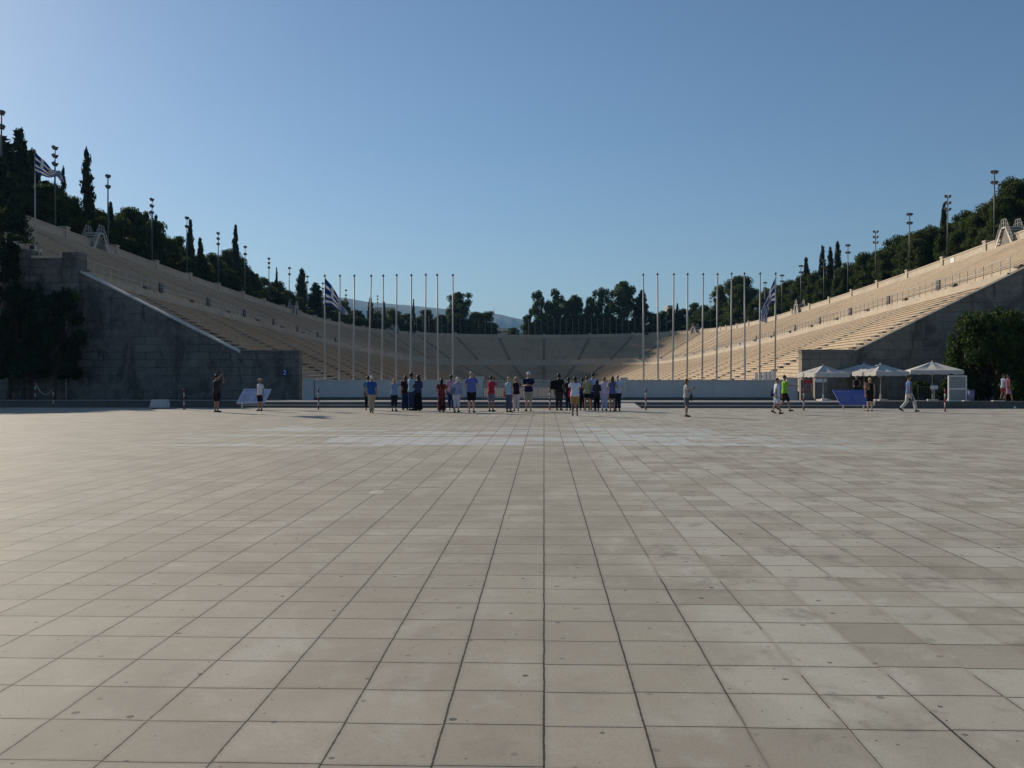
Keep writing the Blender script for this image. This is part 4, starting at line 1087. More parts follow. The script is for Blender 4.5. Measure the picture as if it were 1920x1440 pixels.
# concrete block at left
p = on_plaza(299, 766); root = thing('concrete_block', p, 'pale concrete block against the kerb on the left', 'block')
mb = MB(); mb.add([(-.43,-.2,.05),(.43,-.2,.05),(.43,.25,.05),(-.43,.25,.05),(-.36,-.14,.45),(.42,-.14,.45),(.42,.2,.45),(-.36,.2,.45)], [(0,3,2,1),(4,5,6,7),(0,1,5,4),(1,2,6,5),(2,3,7,6),(3,0,4,7)])
mb.build('body', M['lowwall'], root); 
for x0 in (-.38, .22):
    mb = MB(); mb.box(x0, x0+.16, -.15, .2, 0, .049); mb.build('foot', M['kerb'], root)

# framed white board
Yb = 51; a = at(1778, 753, Yb); b = at(1812, 753, Yb); zt = at(1790, 704, Yb).z; zb = plat_z(Yb); Hh = zt-zb; hw = (b.x-a.x)/2
root = thing('display_board', ((a.x+b.x)/2, Yb, zb), 'white framed display board with a grey panel right of the parasols', 'board', rotz=R(-3))
mb = MB(); mb.box(-hw+.04, hw-.04, -.02, .02, .06, Hh-.04); mb.build('panel', M['mesh'], root)
mb = MB(); mb.box(-hw, -hw+.06, -.04, .04, 0, Hh); mb.box(hw-.06, hw, -.04, .04, 0, Hh); mb.box(-hw+.06, hw-.06, -.04, .04, Hh-.06, Hh); mb.box(-hw+.06, hw-.06, -.04, .04, 0, .06); mb.box(-hw+.06, hw-.06, -.038, .038, Hh*.46, Hh*.51)
mb.build('frame', M['white'], root)
mb = MB(); mb.tube([(-.25,.02,Hh*.4), (-.35,.6,0)], .02, 5); mb.tube([(.2,.02,Hh*.4), (.3,.6,0)], .02, 5); mb.build('strut', M['white'], root)

# white stall panels behind the right low wall
for k, (x0, x1) in enumerate(((1415, 1419.5), (1423, 1427.5), (1430, 1436), (1437, 1443.5), (1444.5, 1453))):
    Yw = 63.5; a = at(x0, 712, Yw); b = at(x1, 712, Yw); zt = at(x0, 699-k*.6, Yw).z; hw = (b.x-a.x)/2
    root = thing('partition_panel', ((a.x+b.x)/2, Yw, .38), f'white partition panel behind the right low wall, {ordn(k)} from the left', 'panel', 'white partition panels behind the right low wall')
    mb = MB(); mb.box(-hw, hw, 0, .04, .05, zt-.38); mb.build('board', M['white'], root)
    mb = MB(); mb.box(hw+.002, hw+.04, 0, .08, 0, zt-.34); mb.build('post', M['kerb'], root)

# ------------------------------------------------------------------ parasols
def parasol(px, Y, py_apex, py_edge, side_m, rot, label):
    zb = plat_z(Y); p = at(px, 750, Y); H = at(px, py_apex, Y).z-zb; E = at(px, py_edge, Y).z-zb
    root = thing('parasol', (p.x, Y, zb), label, 'parasol', 'cream square parasols on the platform', rot)
    h = side_m/2
    ring = [(-h,-h), (0,-h), (h,-h), (h,0), (h,h), (0,h), (-h,h), (-h,0)]
    mb = MB(); inner = [(x*.12, y*.12) for x, y in ring]
    for i in range(8):
        j = (i+1) % 8; n = 5; rows = []
        for k in range(n+1):
            t = k/n; z = H-.04-(H-.04-E)*(t**.92)
            sag = -.05*math.sin(math.pi*t)
            a = Vector((inner[i][0]+(ring[i][0]-inner[i][0])*t, inner[i][1]+(ring[i][1]-inner[i][1])*t, z)); b = Vector((inner[j][0]+(ring[j][0]-inner[j][0])*t, inner[j][1]+(ring[j][1]-inner[j][1])*t, z))
            m_ = (a+b)/2; m_.z += sag*1.2; rows.append([a, m_, b])
        mb.strip(rows)
    o = mb.build('canopy', M['canvas'], root); md = o.modifiers.new('t', 'SOLIDIFY'); md.thickness = .008
    mb = MB()
    for i in range(8):
        j = (i+1) % 8; m_ = 7; top = []; bot = []
        for k in range(m_):
            t = k/(m_-1); x = ring[i][0]+(ring[j][0]-ring[i][0])*t; y = ring[i][1]+(ring[j][1]-ring[i][1])*t; s_ = 1.006
            sag = -.06*math.sin(math.pi*t); top.append((x*s_, y*s_, E+sag*0)); bot.append((x*s_*1.01, y*s_*1.01, E-.20-.05*abs(math.sin(math.pi*t*2))))
        mb.strip([top, bot])
    o = mb.build('valance', M['canvas'], root); md = o.modifiers.new('t', 'SOLIDIFY'); md.thickness = .006
    mb = MB(); mb.tube([(0,0,0), (0,0,H)], .028, 8); mb.build('pole', M['pole'], root, True)
    mb = MB(); mb.tube([(0,0,H-.05), (0,0,H+.03)], [.17, .03], 8); mb.ball((0,0,H+.06), .04, 8, 6); mb.build('cap', M['canvas'], root)
    for x, y in ring:
        mb = MB(); mb.tube([(0,0,H-.12), (x*.97, y*.97, E-.03)], .014, 5); mb.tube([(0,0,H-.85), (x*.45, y*.45, H-.12-(H-.12-E)*.45)], .011, 5); mb.build('rib', M['pole'], root)
    mb = MB(); mb.box(-.3, .3, -.3, .3, 0, .1); mb.tube([(0,0,.1), (0,0,.4)], .05, 8); mb.build('base', M['coping'], root)
parasol(1543.5, 55.5, 685.5, 700, 2.15, R(14), 'cream parasol with scalloped edge, leftmost on the platform')
parasol(1620, 61.0, 682.5, 694.5, 2.35, R(20), 'cream parasol partly hidden behind the one beside it')
parasol(1651, 56.0, 683, 697.5, 2.25, R(17), 'cream parasol with a bright sunlit left flap above the blue panel')
parasol(1748, 56.5, 679, 695, 2.85, R(-12), 'cream parasol, rightmost, beside the large tree')
p = at(1543, 753, 54.8); mb = MB(); mb.box(-.16, .16, -.12, .12, 0, .14); tag(mb.build('white_box', M['white'], loc=(p.x, 54.6, plat_z(54.6))), 'small white box by the foot of the leftmost parasol', 'box')
# small notice by the rightmost parasol
p = at(1752, 726, 55.6); root = thing('notice_sign', (p.x, 55.6, plat_z(55.6)), 'small white notice on a thin stand under the rightmost parasol', 'sign')
mb = MB(); mb.box(-.2, .2, -.012, .012, p.z-.12-plat_z(55.6), p.z+.1-plat_z(55.6)); mb.build('plate', M['white'], root)
mb = MB(); mb.tube([(0,.02,0), (0,.02,p.z-.1-plat_z(55.6))], .014, 5); mb.build('stand', M['rail'], root)
# low railing in front of the hedge
a = at(1722, 740, 57).x; b = at(1770, 740, 57).x; z0 = plat_z(57); root = thing('metal_fence', ((a+b)/2, 57, z0), 'dark low railing in front of the hedge on the right', 'fence'); h = (b-a)/2
mb = MB(); mb.box(-h, h, -.02, .02, .84, .88); mb.box(-h, h, -.02, .02, .1, .13)
for i in range(15): x = -h+2*h*i/14; mb.box(x-.012, x+.012, -.012, .012, .13, .84)
mb.build('rail_panel', M['mast'], root)
mb = MB(); mb.box(-h-.05, -h-.01, -.03, .03, 0, .95); mb.box(h+.01, h+.05, -.03, .03, 0, .95); mb.build('posts', M['mast'], root)
# kiosk fridges against the wall
def cabinet(px0, px1, py0, Y, label, body, door, red=False):
    a = at(px0, 750, Y).x; b = at(px1, 750, Y).x; z0 = plat_z(Y); H = at(px0, py0, Y).z-z0; h = (b-a)/2
    root = thing('drinks_fridge', ((a+b)/2, Y, z0), label, 'fridge')
    mb = MB(); mb.box(-h, h, 0, .55, .06, H); mb.box(-h+.05, h-.05, .03, .5, 0, .059); mb.build('body', body, root)
    mb = MB(); mb.box(-h+.05, h-.05, -.03, -.003, .15, H-.3); d = mb.build('door', door, root)
    mb = MB(); mb.box(h-.11, h-.08, -.06, -.031, .6, 1.0); mb.build('handle', M['rail'], d)
    mb = MB(); mb.box(-h+.03, h-.03, -.02, -.003, H-.27, H-.04); mb.build('header', M['red'] if red else M['white'], root)
    if red:
        mb = MB()
        for i in range(9): x = rng.uniform(-h+.08, h-.2); z = rng.uniform(.5, H-.5); mb.box(x, x+.1, -.036, -.0305, z, z+.06)
        mb.build('print', M['red'], root)
M['cab'] = simple('cabinet_grey', (.22, .19, .17), .6, .3, .1)
M['door'] = simple('fridge_door', (.12, .13, .13), .3, .5, .1)
cabinet(1506, 1524, 711, 60.2, 'grey drinks fridge with red print under the leftmost parasol', M['cab'], M['cab'], True)
cabinet(1529, 1551, 709, 60.4, 'glass fronted drinks fridge behind the leftmost parasol pole', M['cab'], M['door'])
# sunlit stone slabs lying on the kerb
for px0, px1, lab in ((1718, 1737, 'short white stone strip on the kerb below the hedge'), (1808, 1818, 'short white stone strip right of the framed board'), (1863, 1886, 'white stone strip on the kerb under the walking women')):
    a = at(px0, 753, 48).x; b = at(px1, 753, 48).x
    mb = MB(); mb.box(a-(a+b)/2, b-(a+b)/2, -.12, .12, 0, .07); tag(mb.build('stone_strip', M['coping'], loc=((a+b)/2, 48.15, .61)), lab, 'stone strip')
# litter on the kerb face
p = on_plaza(1903, 766); mb = MB(); mb.add([(-.08,0,0),(.1,.02,.01),(.07,.1,.12),(-.02,.08,.1),(.0,.03,.06),(.02,.12,.02)], [(0,1,4),(1,2,4),(2,3,4),(3,0,4),(0,5,1)])
tag(mb.build('paper_scrap', M['white'], loc=p), 'crumpled white paper scrap by the kerb at far right', 'litter')

# far buildings
def building(px0, px1, py_top, Y, label, roof, nwin, zbase=8):
    a = at(px0, 600, Y); b = at(px1, 600, Y); zt = at(px0, py_top, Y).z; w_ = b.x-a.x
    root = thing('building', ((a.x+b.x)/2, Y, zbase), label, 'building'); H = zt-zbase
    mb = MB(); mb.box(-w_/2, w_/2, 0, 12, 0, H); mb.build('wall', M['bldg'], root)
    mb = MB()
    if roof: mb.prism([(-w_/2-.5, H), (0, H+w_*.12), (w_/2+.5, H)], -.5, 12.5)
    else: mb.box(-w_/2-.3, w_/2+.3, -.3, 12.3, H+.003, H+.6)
    mb.build('roof', M['roof'] if roof else M['bldg'], root)
    for k in range(nwin):
        x = -w_/2+w_*(k+.5)/nwin
        for z in (H-2.6, H-6.0):
            mb = MB(); mb.box(x-.6, x+.6, -.05, -.004, z, z+1.5); mb.build('window', M['winglass'], root)
building(693, 737, 579, 460, 'cream flat roofed building behind the left trees below the mountain', False, 6)
building(925, 948, 617, 520, 'small pale building low in the mountain gap', False, 3)
building(936, 962, 623, 470, 'little house with tiled roof in the mountain gap', True, 3)
building(1253, 1262, 575, 430, 'pale water tower like block above the right far trees', False, 1)

# ------------------------------------------------------------------ people
MC = {}
def cloth(c, rough=.9, pattern=None):
    key = (tuple(c), pattern)
    if key in MC: return MC[key]
    m, n, b = nmat('cloth', rough, .15); g = G(n); co = g.coord()
    base = g.mix(g.ramp(g.noise(co, 14, 4), .3, .7), tuple(k*.82 for k in c), tuple(min(1, k*1.1) for k in c))
    if pattern:
        base = g.mix(g.ramp(g.noise(co, 11 if pattern != 'dots' else 22, 3, .6, 1.0), .5, .56), base, PAT[pattern])
    n.links.new(base, b.inputs['Base Color']); n.links.new(g.bump(g.noise(co, 20, 3), .35, .02), b.inputs['Normal'])
    MC[key] = m; return m
PAT = {'redblack': (.01, .01, .012), 'leopard': (.10, .06, .035), 'dots': (.35, .08, .07), 'floral': (.22, .05, .06), 'stripe': (.5, .5, .5)}
SK = {'light': simple('skin_light', (.50, .30, .22), .6, .3, .06), 'tan': simple('skin_tan', (.34, .19, .125), .6, .3, .06), 'dark': simple('skin_dark', (.10, .055, .035), .6, .3, .06)}
HR = {'black': simple('hair_black', (.012, .010, .009), .6, .3, .1), 'brown': simple('hair_brown', (.07, .04, .025), .6, .3, .15), 'auburn': simple('hair_auburn', (.17, .08, .04), .6, .3, .15), 'blonde': simple('hair_blonde', (.42, .30, .16), .6, .3, .15), 'white': simple('hair_white', (.62, .60, .57), .6, .3, .1), 'grey': simple('hair_grey', (.30, .27, .24), .6, .3, .1)}
M['shoe'] = simple('shoe_dark', (.02, .018, .016), .6, .3, .2); M['shoew'] = simple('shoe_white', (.6, .6, .6), .6, .3, .1)
M['straw'] = simple('straw', (.55, .45, .28), .85, .1, .12, 20); M['lips'] = simple('lips', (.28, .08, .07), .6); M['eye'] = simple('eye_dark', (.02, .015, .012), .3)
def voxel(mb, size, mats, name, parent, extra=None):
    me = mb.mesh('tmp'); o = bpy.data.objects.new('tmp', me); COL.objects.link(o)
    md = o.modifiers.new('r', 'REMESH'); md.mode = 'VOXEL'; md.voxel_size = size; md.use_smooth_shade = True
    m2 = o.modifiers.new('s', 'SMOOTH'); m2.factor = .5; m2.iterations = 2
    bpy.context.view_layer.update()
    me2 = bpy.data.meshes.new_from_object(o.evaluated_get(bpy.context.evaluated_depsgraph_get()))
    bpy.data.objects.remove(o); bpy.data.meshes.remove(me)
    me2.name = name; me2.materials.clear()
    for m_ in mats: me2.materials.append(m_)
    if extra:
        import bmesh
        bm = bmesh.new(); bm.from_mesh(me2); e = extra.mesh('e'); bm.from_mesh(e); bm.to_mesh(me2); bm.free(); bpy.data.meshes.remove(e)
    ob = bpy.data.objects.new(name, me2); COL.objects.link(ob); ob.parent = parent
    return ob
def person(px, py, py_top, face, pose, skin, hair, top, bottom, label, hat=None, shoes='shoe', build=1.0, loc=None, sleeve='short', female=False, dist=None, headturn=0, legs=None, h=None):
    """face: 0 looks away from the camera (+Y), 180 looks at it, 90 looks left, -90 looks right"""
    if loc is None: P = on_plaza(px, py)
    else: P = loc
    if h is None: h = (py-py_top)/F*P.y*math.cos(PSI)
    root = thing('person', P, label, 'person', None, R(face))
    B = build; V3 = lambda x, y, z: Vector((x*h, y*h, z*h))
    bend = {'bent': .10, 'walk': .02}.get(pose, 0)
    lean = lambda z: bend*max(0, z-.5)*2
    # legs
    st_ = legs if legs is not None else {'walk': .12, 'stride': .17}.get(pose if pose in ('walk', 'stride') else '', .0)
    L = {}
    for sg in (-1, 1):
        off = st_*sg; hip = V3(sg*.05*B, 0, .50)
        if off == 0: knee = V3(sg*.052, .012, .28); ank = V3(sg*.055, -.005, .045); toe = V3(sg*.068, .085, .018); heel = V3(sg*.052, -.03, .02)
        elif off > 0: knee = V3(sg*.045, off*.75, .285); ank = V3(sg*.045, off*1.05, .05); toe = V3(sg*.05, off*1.05+.085, .03); heel = V3(sg*.045, off*1.05-.03, .02)
        else: knee = V3(sg*.045, off*.2, .275); ank = V3(sg*.045, off*1.25, .085); toe = V3(sg*.045, off*1.25+.08, .02); heel = V3(sg*.045, off*1.25-.035, .085)
        L[sg] = (hip, knee, ank, toe, heel)
    # arms
    shz = .80; S = {}
    for sg in (-1, 1):
        sh = V3(sg*.098*B, lean(shz), shz)
        if pose == 'photo': el = sh+V3(sg*.05, .10, -.10); wr = V3(sg*.045, .165+lean(.9), .905)
        elif pose == 'photohigh': el = sh+V3(sg*.06, .11, -.02); wr = V3(sg*.05, .17, .96)
        elif pose in ('phone', 'hold'): el = sh+V3(sg*.03, .01, -.165); wr = V3(sg*.03, .15, .665 if pose == 'hold' else .74)
        elif pose == 'wide': el = sh+V3(sg*.09, -.01, -.13); wr = el+V3(-sg*.03, .11, -.05)
        elif pose == 'akimbo': el = sh+V3(sg*.05, -.03, -.155); wr = V3(sg*.09, .06, .60)
        elif pose == 'point' and sg > 0: el = sh+V3(.02, .12, -.10); wr = el+V3(0, .15, .0)
        elif pose in ('walk', 'stride'): el = sh+V3(sg*.025, -sg*.045, -.165); wr = el+V3(0, -sg*.03+.055, -.135)
        else: el = sh+V3(sg*.028, -.015, -.170); wr = el+V3(-sg*.002, .03, -.145)
        S[sg] = (sh, el, wr)
    tor = [(.465, .075, .058), (.50, .090, .066), (.545, .090, .066), (.60, .076 if female else .082, .056), (.66, .078, .056), (.72, .086, .060), (.77, .093, .058), (.805, .086, .048), (.83, .054, .038), (.85, .034, .034), (.875, .030, .033)]
    def torso(mb, z0, z1, inf, fl=1.0):
        pts = []; rad = []
        zs = sorted(set([z0, z1]+[t[0] for t in tor if z0 < t[0] < z1]))
        for z in zs:
            rx = np.interp(z, [t[0] for t in tor], [t[1] for t in tor])*B*h+inf; ry = np.interp(z, [t[0] for t in tor], [t[2] for t in tor])*B*h+inf
            pts.append(V3(0, lean(z), z)); rad.append((rx*(fl if z < .6 else 1), ry*(fl if z < .6 else 1)))
        mb.tube(pts, rad, 16)
    # body: one surface
    b = MB(); torso(b, .465, .875, 0)
    hz = .928; hy = .008+lean(.93)
    b.ball(V3(0, hy, hz), (.043*h, .052*h, .062*h), 14, 10); b.ball(V3(0, hy+.012, hz-.028), (.033*h, .036*h, .036*h), 12, 8)
    b.tube([V3(0, hy+.045, hz+.008), V3(0, hy+.066, hz-.012), V3(0, hy+.05, hz-.016)], [.006*h, .010*h, .006*h], 6)
    for sg in (-1, 1): b.ball(V3(sg*.045, hy-.004, hz-.004), (.007*h, .012*h, .018*h), 8, 6)
    for sg in (-1, 1):
        hip, kn, an, toe, heel = L[sg]
        m1 = hip.lerp(kn, .45); cf = kn.lerp(an, .33)+V3(0, -.008, 0)
        b.tube([hip+V3(0,0,.02), hip, m1, kn, cf, kn.lerp(an, .75), an, an-V3(0,0,.02)], [.048*h, .052*h*B, .044*h*B, .030*h, .032*h, .021*h, .018*h, .016*h], 12)
        b.tube([heel+V3(0,0,.005), an*.5+heel*.5+V3(0,.01,-.003), (toe+heel)/2+V3(0,0,.01), toe], [.017*h, .022*h, .020*h, .013*h], 8)
        sh, el, wr = S[sg]
        b.tube([sh-V3(sg*.03,0,-.005), sh, sh.lerp(el, .5), el, el.lerp(wr, .35), wr], [.024*h, .027*h*B, .024*h*B, .0185*h, .019*h, .013*h], 10)
        d = (wr-el).normalized(); b.tube([wr-d*.01*h, wr+d*.02*h, wr+d*.048*h], [(.012*h, .011*h), (.020*h, .012*h), (.021*h, .010*h)], 8)
    fg = MB()
    for sg in (-1, 1):
        sh, el, wr = S[sg]; d = (wr-el).normalized(); u = d.cross(Vector((1,0,0)) if abs(d.x) < .8 else Vector((0,1,0))).normalized(); side_ = d.cross(u).normalized()
        if pose in ('photo', 'photohigh', 'phone', 'hold'): curl = Vector((-sg*.5, 0, .2))
        else: curl = -u*.35 if u.y < 0 else u*.35
        for k, ln in enumerate((.036, .042, .040, .031)):
            o_ = u*(k-1.5)*.0105*h; p0 = wr+d*.040*h+o_
            p1 = p0+(d+curl*.3).normalized()*ln*h*.5; p2 = p1+(d+curl).normalized()*ln*h*.5
            fg.tube([p0, p1, p2], [.0052*h, .0050*h, .0040*h], 6)
        p0 = wr+d*.015*h+u*.015*h; p1 = p0+(d*.6+u*.8)*.022*h; p2 = p1+(d+u*.2)*.018*h; fg.tube([p0, p1, p2], [.0065*h, .0058*h, .0045*h], 6)
    body = voxel(b, .0105*h, [SK[skin]], 'body', root, fg)
    # face details
    mb = MB()
    for sg in (-1, 1): mb.ball(V3(sg*.017, hy+.0475, hz+.006), (.0065*h, .004*h, .004*h), 8, 6)
    mb.build('eyes', M['eye'], root)
    mb = MB(); mb.ball(V3(0, hy+.048, hz-.034), (.014*h, .004*h, .004*h), 8, 6); mb.build('mouth', M['lips'], root)
    # hair
    if hair:
        colr, style = hair
        mb = MB(); mb.ball(V3(0, hy-.010, hz+.014), (.0485*h, .053*h, .058*h), 14, 9)
        if style == 'long': mb.tube([V3(0, hy-.03, hz+.03), V3(0, hy-.045, hz-.03), V3(0, hy-.05, hz-.10), V3(0, hy-.048, hz-.17)], [(.045*h, .035*h), (.052*h, .034*h), (.050*h, .026*h), (.034*h, .014*h)], 12)
        if style == 'bob': mb.tube([V3(0, hy-.012, hz+.03), V3(0, hy-.02, hz-.02), V3(0, hy-.022, hz-.06)], [(.050*h, .046*h), (.056*h, .046*h), (.048*h, .034*h)], 12)
        if style == 'bun': mb.ball(V3(0, hy-.055, hz+.045), .024*h, 10, 7)
        if style != 'bald':
            o = voxel(mb, .011*h, [HR[colr]], 'hair', root)
        else:
            mb = MB(); mb.tube([V3(0, hy-.012, hz-.02), V3(0, hy-.014, hz+.01)], [(.046*h, .047*h), (.047*h, .050*h)], 14); mb.build('hair', HR[colr], root, True)
    # top
    tm = cloth(top[0], .9, top[1]) if isinstance(top[0], tuple) else cloth(top)
    bt = bottom[0]; tz = .485 if bt != 'dress' else .5
    if bottom[0] == 'tucked': tz = .55
    mb = MB(); torso(mb, tz, .828, .012*h, 1.06)
    if sleeve != 'none':
        for sg in (-1, 1):
            sh, el, wr = S[sg]
            if sleeve == 'short': mb.tube([sh-V3(sg*.03,0,-.008), sh, sh.lerp(el, .62)], [.030*h, .034*h*B, .032*h*B], 10)
            else: mb.tube([sh-V3(sg*.03,0,-.008), sh, el, el.lerp(wr, .9)], [.030*h, .034*h*B, .027*h, .021*h], 10)
    voxel(mb, .012*h, [tm], 'top', root)
    # bottom
    bc = cloth(bottom[1], .9, bottom[2] if len(bottom) > 2 else None)
    mb = MB()
    if bt in ('skirt', 'longskirt', 'dress', 'robe'):
        zh = {'skirt': .28, 'longskirt': .05, 'dress': .30, 'robe': .03}[bt]; r0 = .088*B
        fl = {'skirt': .105, 'longskirt': .13, 'dress': .10, 'robe': .14}[bt]
        zs = [.60 if bt == 'robe' else .56, .50, .42, (.42+zh)/2, zh]; rr = [r0*.96, r0*1.12, r0*1.13, (r0*1.1+fl)/2, fl]
        mb.tube([V3(0, lean(z), z) for z in zs], [(q*h, q*h*.8) for q in rr], 18)
        voxel(mb, .013*h, [bc], 'skirt', root)
    else:
        low = {'shorts': .62, 'kneeshorts': .95, 'trousers': 1.9, 'capri': 1.6, 'tucked': 1.9}[bt]
        torso(mb, .47, .565, .011*h)
        for sg in (-1, 1):
            hip, kn, an, toe, heel = L[sg]
            pts = [hip+V3(0,0,.03), hip, hip.lerp(kn, .5)]; rad = [.052*h, .060*h*B, .054*h*B]
            if low <= 1: pts += [hip.lerp(kn, low)]; rad += [.050*h*B]
            else: pts += [kn, kn.lerp(an, (low-1))]; rad += [.047*h, .038*h]
            mb.tube(pts, rad, 12)
        voxel(mb, .012*h, [bc], 'shorts' if low <= 1 else 'trousers', root)
    # shoes
    mb = MB()
    for sg in (-1, 1):
        hip, kn, an, toe, heel = L[sg]
        mb.tube([heel+V3(0,-.006,.004), heel*.5+an*.5+V3(0,.006,-.006), (toe+heel)/2+V3(0,.01,.006), toe+V3(0,.010,0)], [.020*h, .026*h, .024*h, .016*h], 10)
    mb.build('shoes', M[shoes], root, True)
    if hat:
        hm, style = hat; mb = MB()
        if style == 'brim':
            mb.tube([V3(0, hy-.004, hz+.028), V3(0, hy-.004, hz+.062), V3(0, hy-.004, hz+.080)], [(.055*h, .060*h), (.050*h, .055*h), (.035*h, .038*h)], 14)
            mb.tube([V3(0, hy-.004, hz+.022), V3(0, hy-.004, hz+.028), V3(0, hy-.004, hz+.032)], [(.098*h, .102*h), (.096*h, .1*h), (.05*h, .05*h)], 16)
        else:
            mb.ball(V3(0, hy-.006, hz+.026), (.052*h, .058*h, .052*h), 14, 8)
            mb.tube([V3(0, hy+.03, hz+.030), V3(0, hy+.095, hz+.022)], [(.034*h, .006*h), (.026*h, .005*h)], 8)
        mb.build('hat', cloth(hm) if not isinstance(hm, str) else M[hm], root, True)
    return root, h, S
def carried(kind, owner, h, off, label, mat, size, rot=0):
    """a bag or camera: its own thing, placed in the owner's frame (units of body height)"""
    v = Vector((off[0]*h, off[1]*h, off[2]*h)); v.rotate(Euler((0, 0, owner.rotation_euler.z)))
    root = thing(kind, owner.location+v, label, {'backpack': 'backpack', 'camera': 'camera', 'phone': 'phone'}.get(kind, 'bag'), None, owner.rotation_euler.z+rot)
    sx, sy, sz = size
    if kind == 'camera':
        mb = MB(); mb.box(-sx, sx, -sy*.5, sy*.3, -sz, sz); mb.box(-sx*.3, sx*.3, -sy*.3, sy*.3, sz, sz*1.4); mb.build('camera_body', mat, root)
        mb = MB(); mb.tube([(0, sy*.3, 0), (0, sy*1.6, 0)], [sz*.7, sz*.8], 10); mb.build('lens', M['black'], root)
    elif kind == 'phone':
        mb = MB(); mb.box(-sx, sx, -.005, .005, -sz, sz); mb.build('case', mat, root)
        mb = MB(); mb.box(-sx*.9, sx*.9, -.0075, -.0055, -sz*.9, sz*.9); mb.build('screen', M['winglass'], root)
    else:
        mb = MB(); mb.tube([(0,0,-sz), (0,0,-sz*.9), (0,0,0), (0,0,sz*.85), (0,0,sz)], [(sx*.8, sy*.8), (sx, sy), (sx*1.02, sy*1.05), (sx*.85, sy*.75), (sx*.5, sy*.4)], 14); mb.build('bag_body', mat, root, True)
        if kind == 'backpack':
            mb = MB(); mb.ball((0, -sy*.8, -sz*.25), (sx*.7, sy*.5, sz*.45), 10, 7); mb.build('pocket', mat, root, True)
            mb = MB()
            for sg in (-1, 1): mb.tube([(sg*sx*.6, sy*.7, sz*.85), (sg*sx*.75, sy*1.5, sz*1.15), (sg*sx*.85, sy*2.6+.1, sz*.8), (sg*sx*.8, sy*2.4+.1, 0), (sg*sx*.7, sy*.9, -sz*.7)], .018, 6)
            mb.build('strap', mat, root)
        else:
            mb = MB(); mb.tube([(-sx*.6, 0, sz*.9), (-sx*.3, 0, sz*1.7), (sx*.3, 0, sz*1.7), (sx*.6, 0, sz*.9)], .012, 6); mb.build('handle', mat, root)
    return root
W_ = (.62, .64, .68); BLK = (.012, .012, .014)
r, h, S = person(406, 773, 698, -35, 'photohigh', 'tan', ('black', 'short'), (.035, .030, .028), ('kneeshorts', (.018, .012, .012)), 'man in black tee and long black shorts holding a camera up', build=1.12, shoes='shoe', h=1.72)
carried('camera', r, h, (0, .215, .955), 'black camera raised by the man in black on the left', M['black'], (.08, .06, .05))
person(488, 770.5, 709, 150, 'hips', 'tan', ('brown', 'short'), (.66, .66, .72), ('kneeshorts', (.012, .012, .02)), 'woman in straw hat, white tee and black shorts before the white panel', hat=('straw', 'brim'), female=True, build=.98)
person(690, 769, 704, 12, 'stand', 'tan', ('black', 'short'), (.05, .20, .30), ('trousers', (.01, .012, .02)), 'person in teal shirt and dark trousers half hidden behind the blue polo')
person(697, 775, 703, 20, 'walk', 'tan', ('white', 'short'), (.03, .085, .30), ('trousers', (.40, .33, .24)), 'grey haired man in blue polo and khaki trousers walking away')
person(739, 771, 709, -12, 'photohigh', 'tan', ('blonde', 'short'), (.20, .29, .46), ('capri', (.015, .02, .03)), 'blond person in light blue shirt and dark trousers photographing', build=1.05)
person(760, 769, 703, 20, 'stand', 'tan', ('brown', 'long'), (.02, .015, .014), ('longskirt', (.015, .025, .08)), 'long haired woman in black top and long navy skirt', female=True)
person(771, 770, 698, -40, 'phone', 'dark', ('black', 'short'), (.30, .42, .52), ('trousers', (.03, .045, .10)), 'tall dark haired man in pale blue shirt and jeans among the left group', build=.95)
person(784, 770, 702, 35, 'hold', 'tan', ('black', 'long'), (.035, .05, .12), ('robe', (.010, .009, .012)), 'dark haired woman in long black dress with a navy shawl', female=True, build=1.02, sleeve='long')
r, h, S = person(828, 773, 709, 5, 'akimbo', 'tan', ('black', 'long'), ((.22, .03, .028), 'redblack'), ('longskirt', (.012, .010, .012), 'floral'), 'long haired woman in red patterned top and long dark floral skirt', female=True, build=1.08)
person(846, 769, 702, 20, 'stand', 'dark', ('black', 'short'), (.50, .28, .38), ('trousers', (.015, .03, .08)), 'dark haired man in pink shirt and jeans behind the white haired woman', shoes='shoew')
r, h, S = person(856, 773, 706, -15, 'bent', 'light', ('white', 'bob'), (.32, .33, .48), ('capri', (.60, .60, .70)), 'white haired woman in lilac cardigan and white trousers', female=True, sleeve='long', build=1.05)
carried('handbag', r, h, (-.10, -.06, .60), 'grey shoulder bag of the white haired woman', cloth((.16, .18, .26)), (.13, .06, .15))
person(884, 773.5, 695.5, -6, 'akimbo', 'light', ('grey', 'short'), (.12, .15, .42), ('kneeshorts', (.012, .013, .018)), 'tallest man in blue polo and black shorts seen from behind', build=1.1)
r, h, S = person(921, 771.5, 704, -25, 'photo', 'tan', ('black', 'short'), (.36, .03, .06), ('kneeshorts', (.16, .17, .24)), 'man in red tee and grey shorts taking a photo of the stadium')
carried('camera', r, h, (0, .205, .91), 'small black camera held by the man in the red tee', M['black'], (.06, .04, .035))
r, h, S = person(954, 772.5, 706, -30, 'stand', 'light', ('blonde', 'short'), (.36, .52, .66), ('trousers', (.10, .10, .16)), 'blonde woman in pale blue sleeveless top and grey jeans', sleeve='none', female=True)
carried('handbag', r, h, (-.13, .02, .50), 'orange red bag hanging beside the blonde woman', cloth((.75, .10, .05)), (.09, .05, .13))
person(968, 771, 706.5, 175, 'photo', 'tan', ('brown', 'long'), (.018, .016, .03), ('trousers', (.58, .52, .56)), 'woman in straw hat, dark top and white trousers beside the blonde woman', hat=('straw', 'brim'), female=True)
person(991, 771, 697, 172, 'hold', 'light', ('grey', 'short'), (.015, .02, .055), ('kneeshorts', (.34, .32, .26)), 'man in white cap, navy polo and khaki shorts facing the camera', hat=((.60, .68, .78), 'cap'), build=1.12)
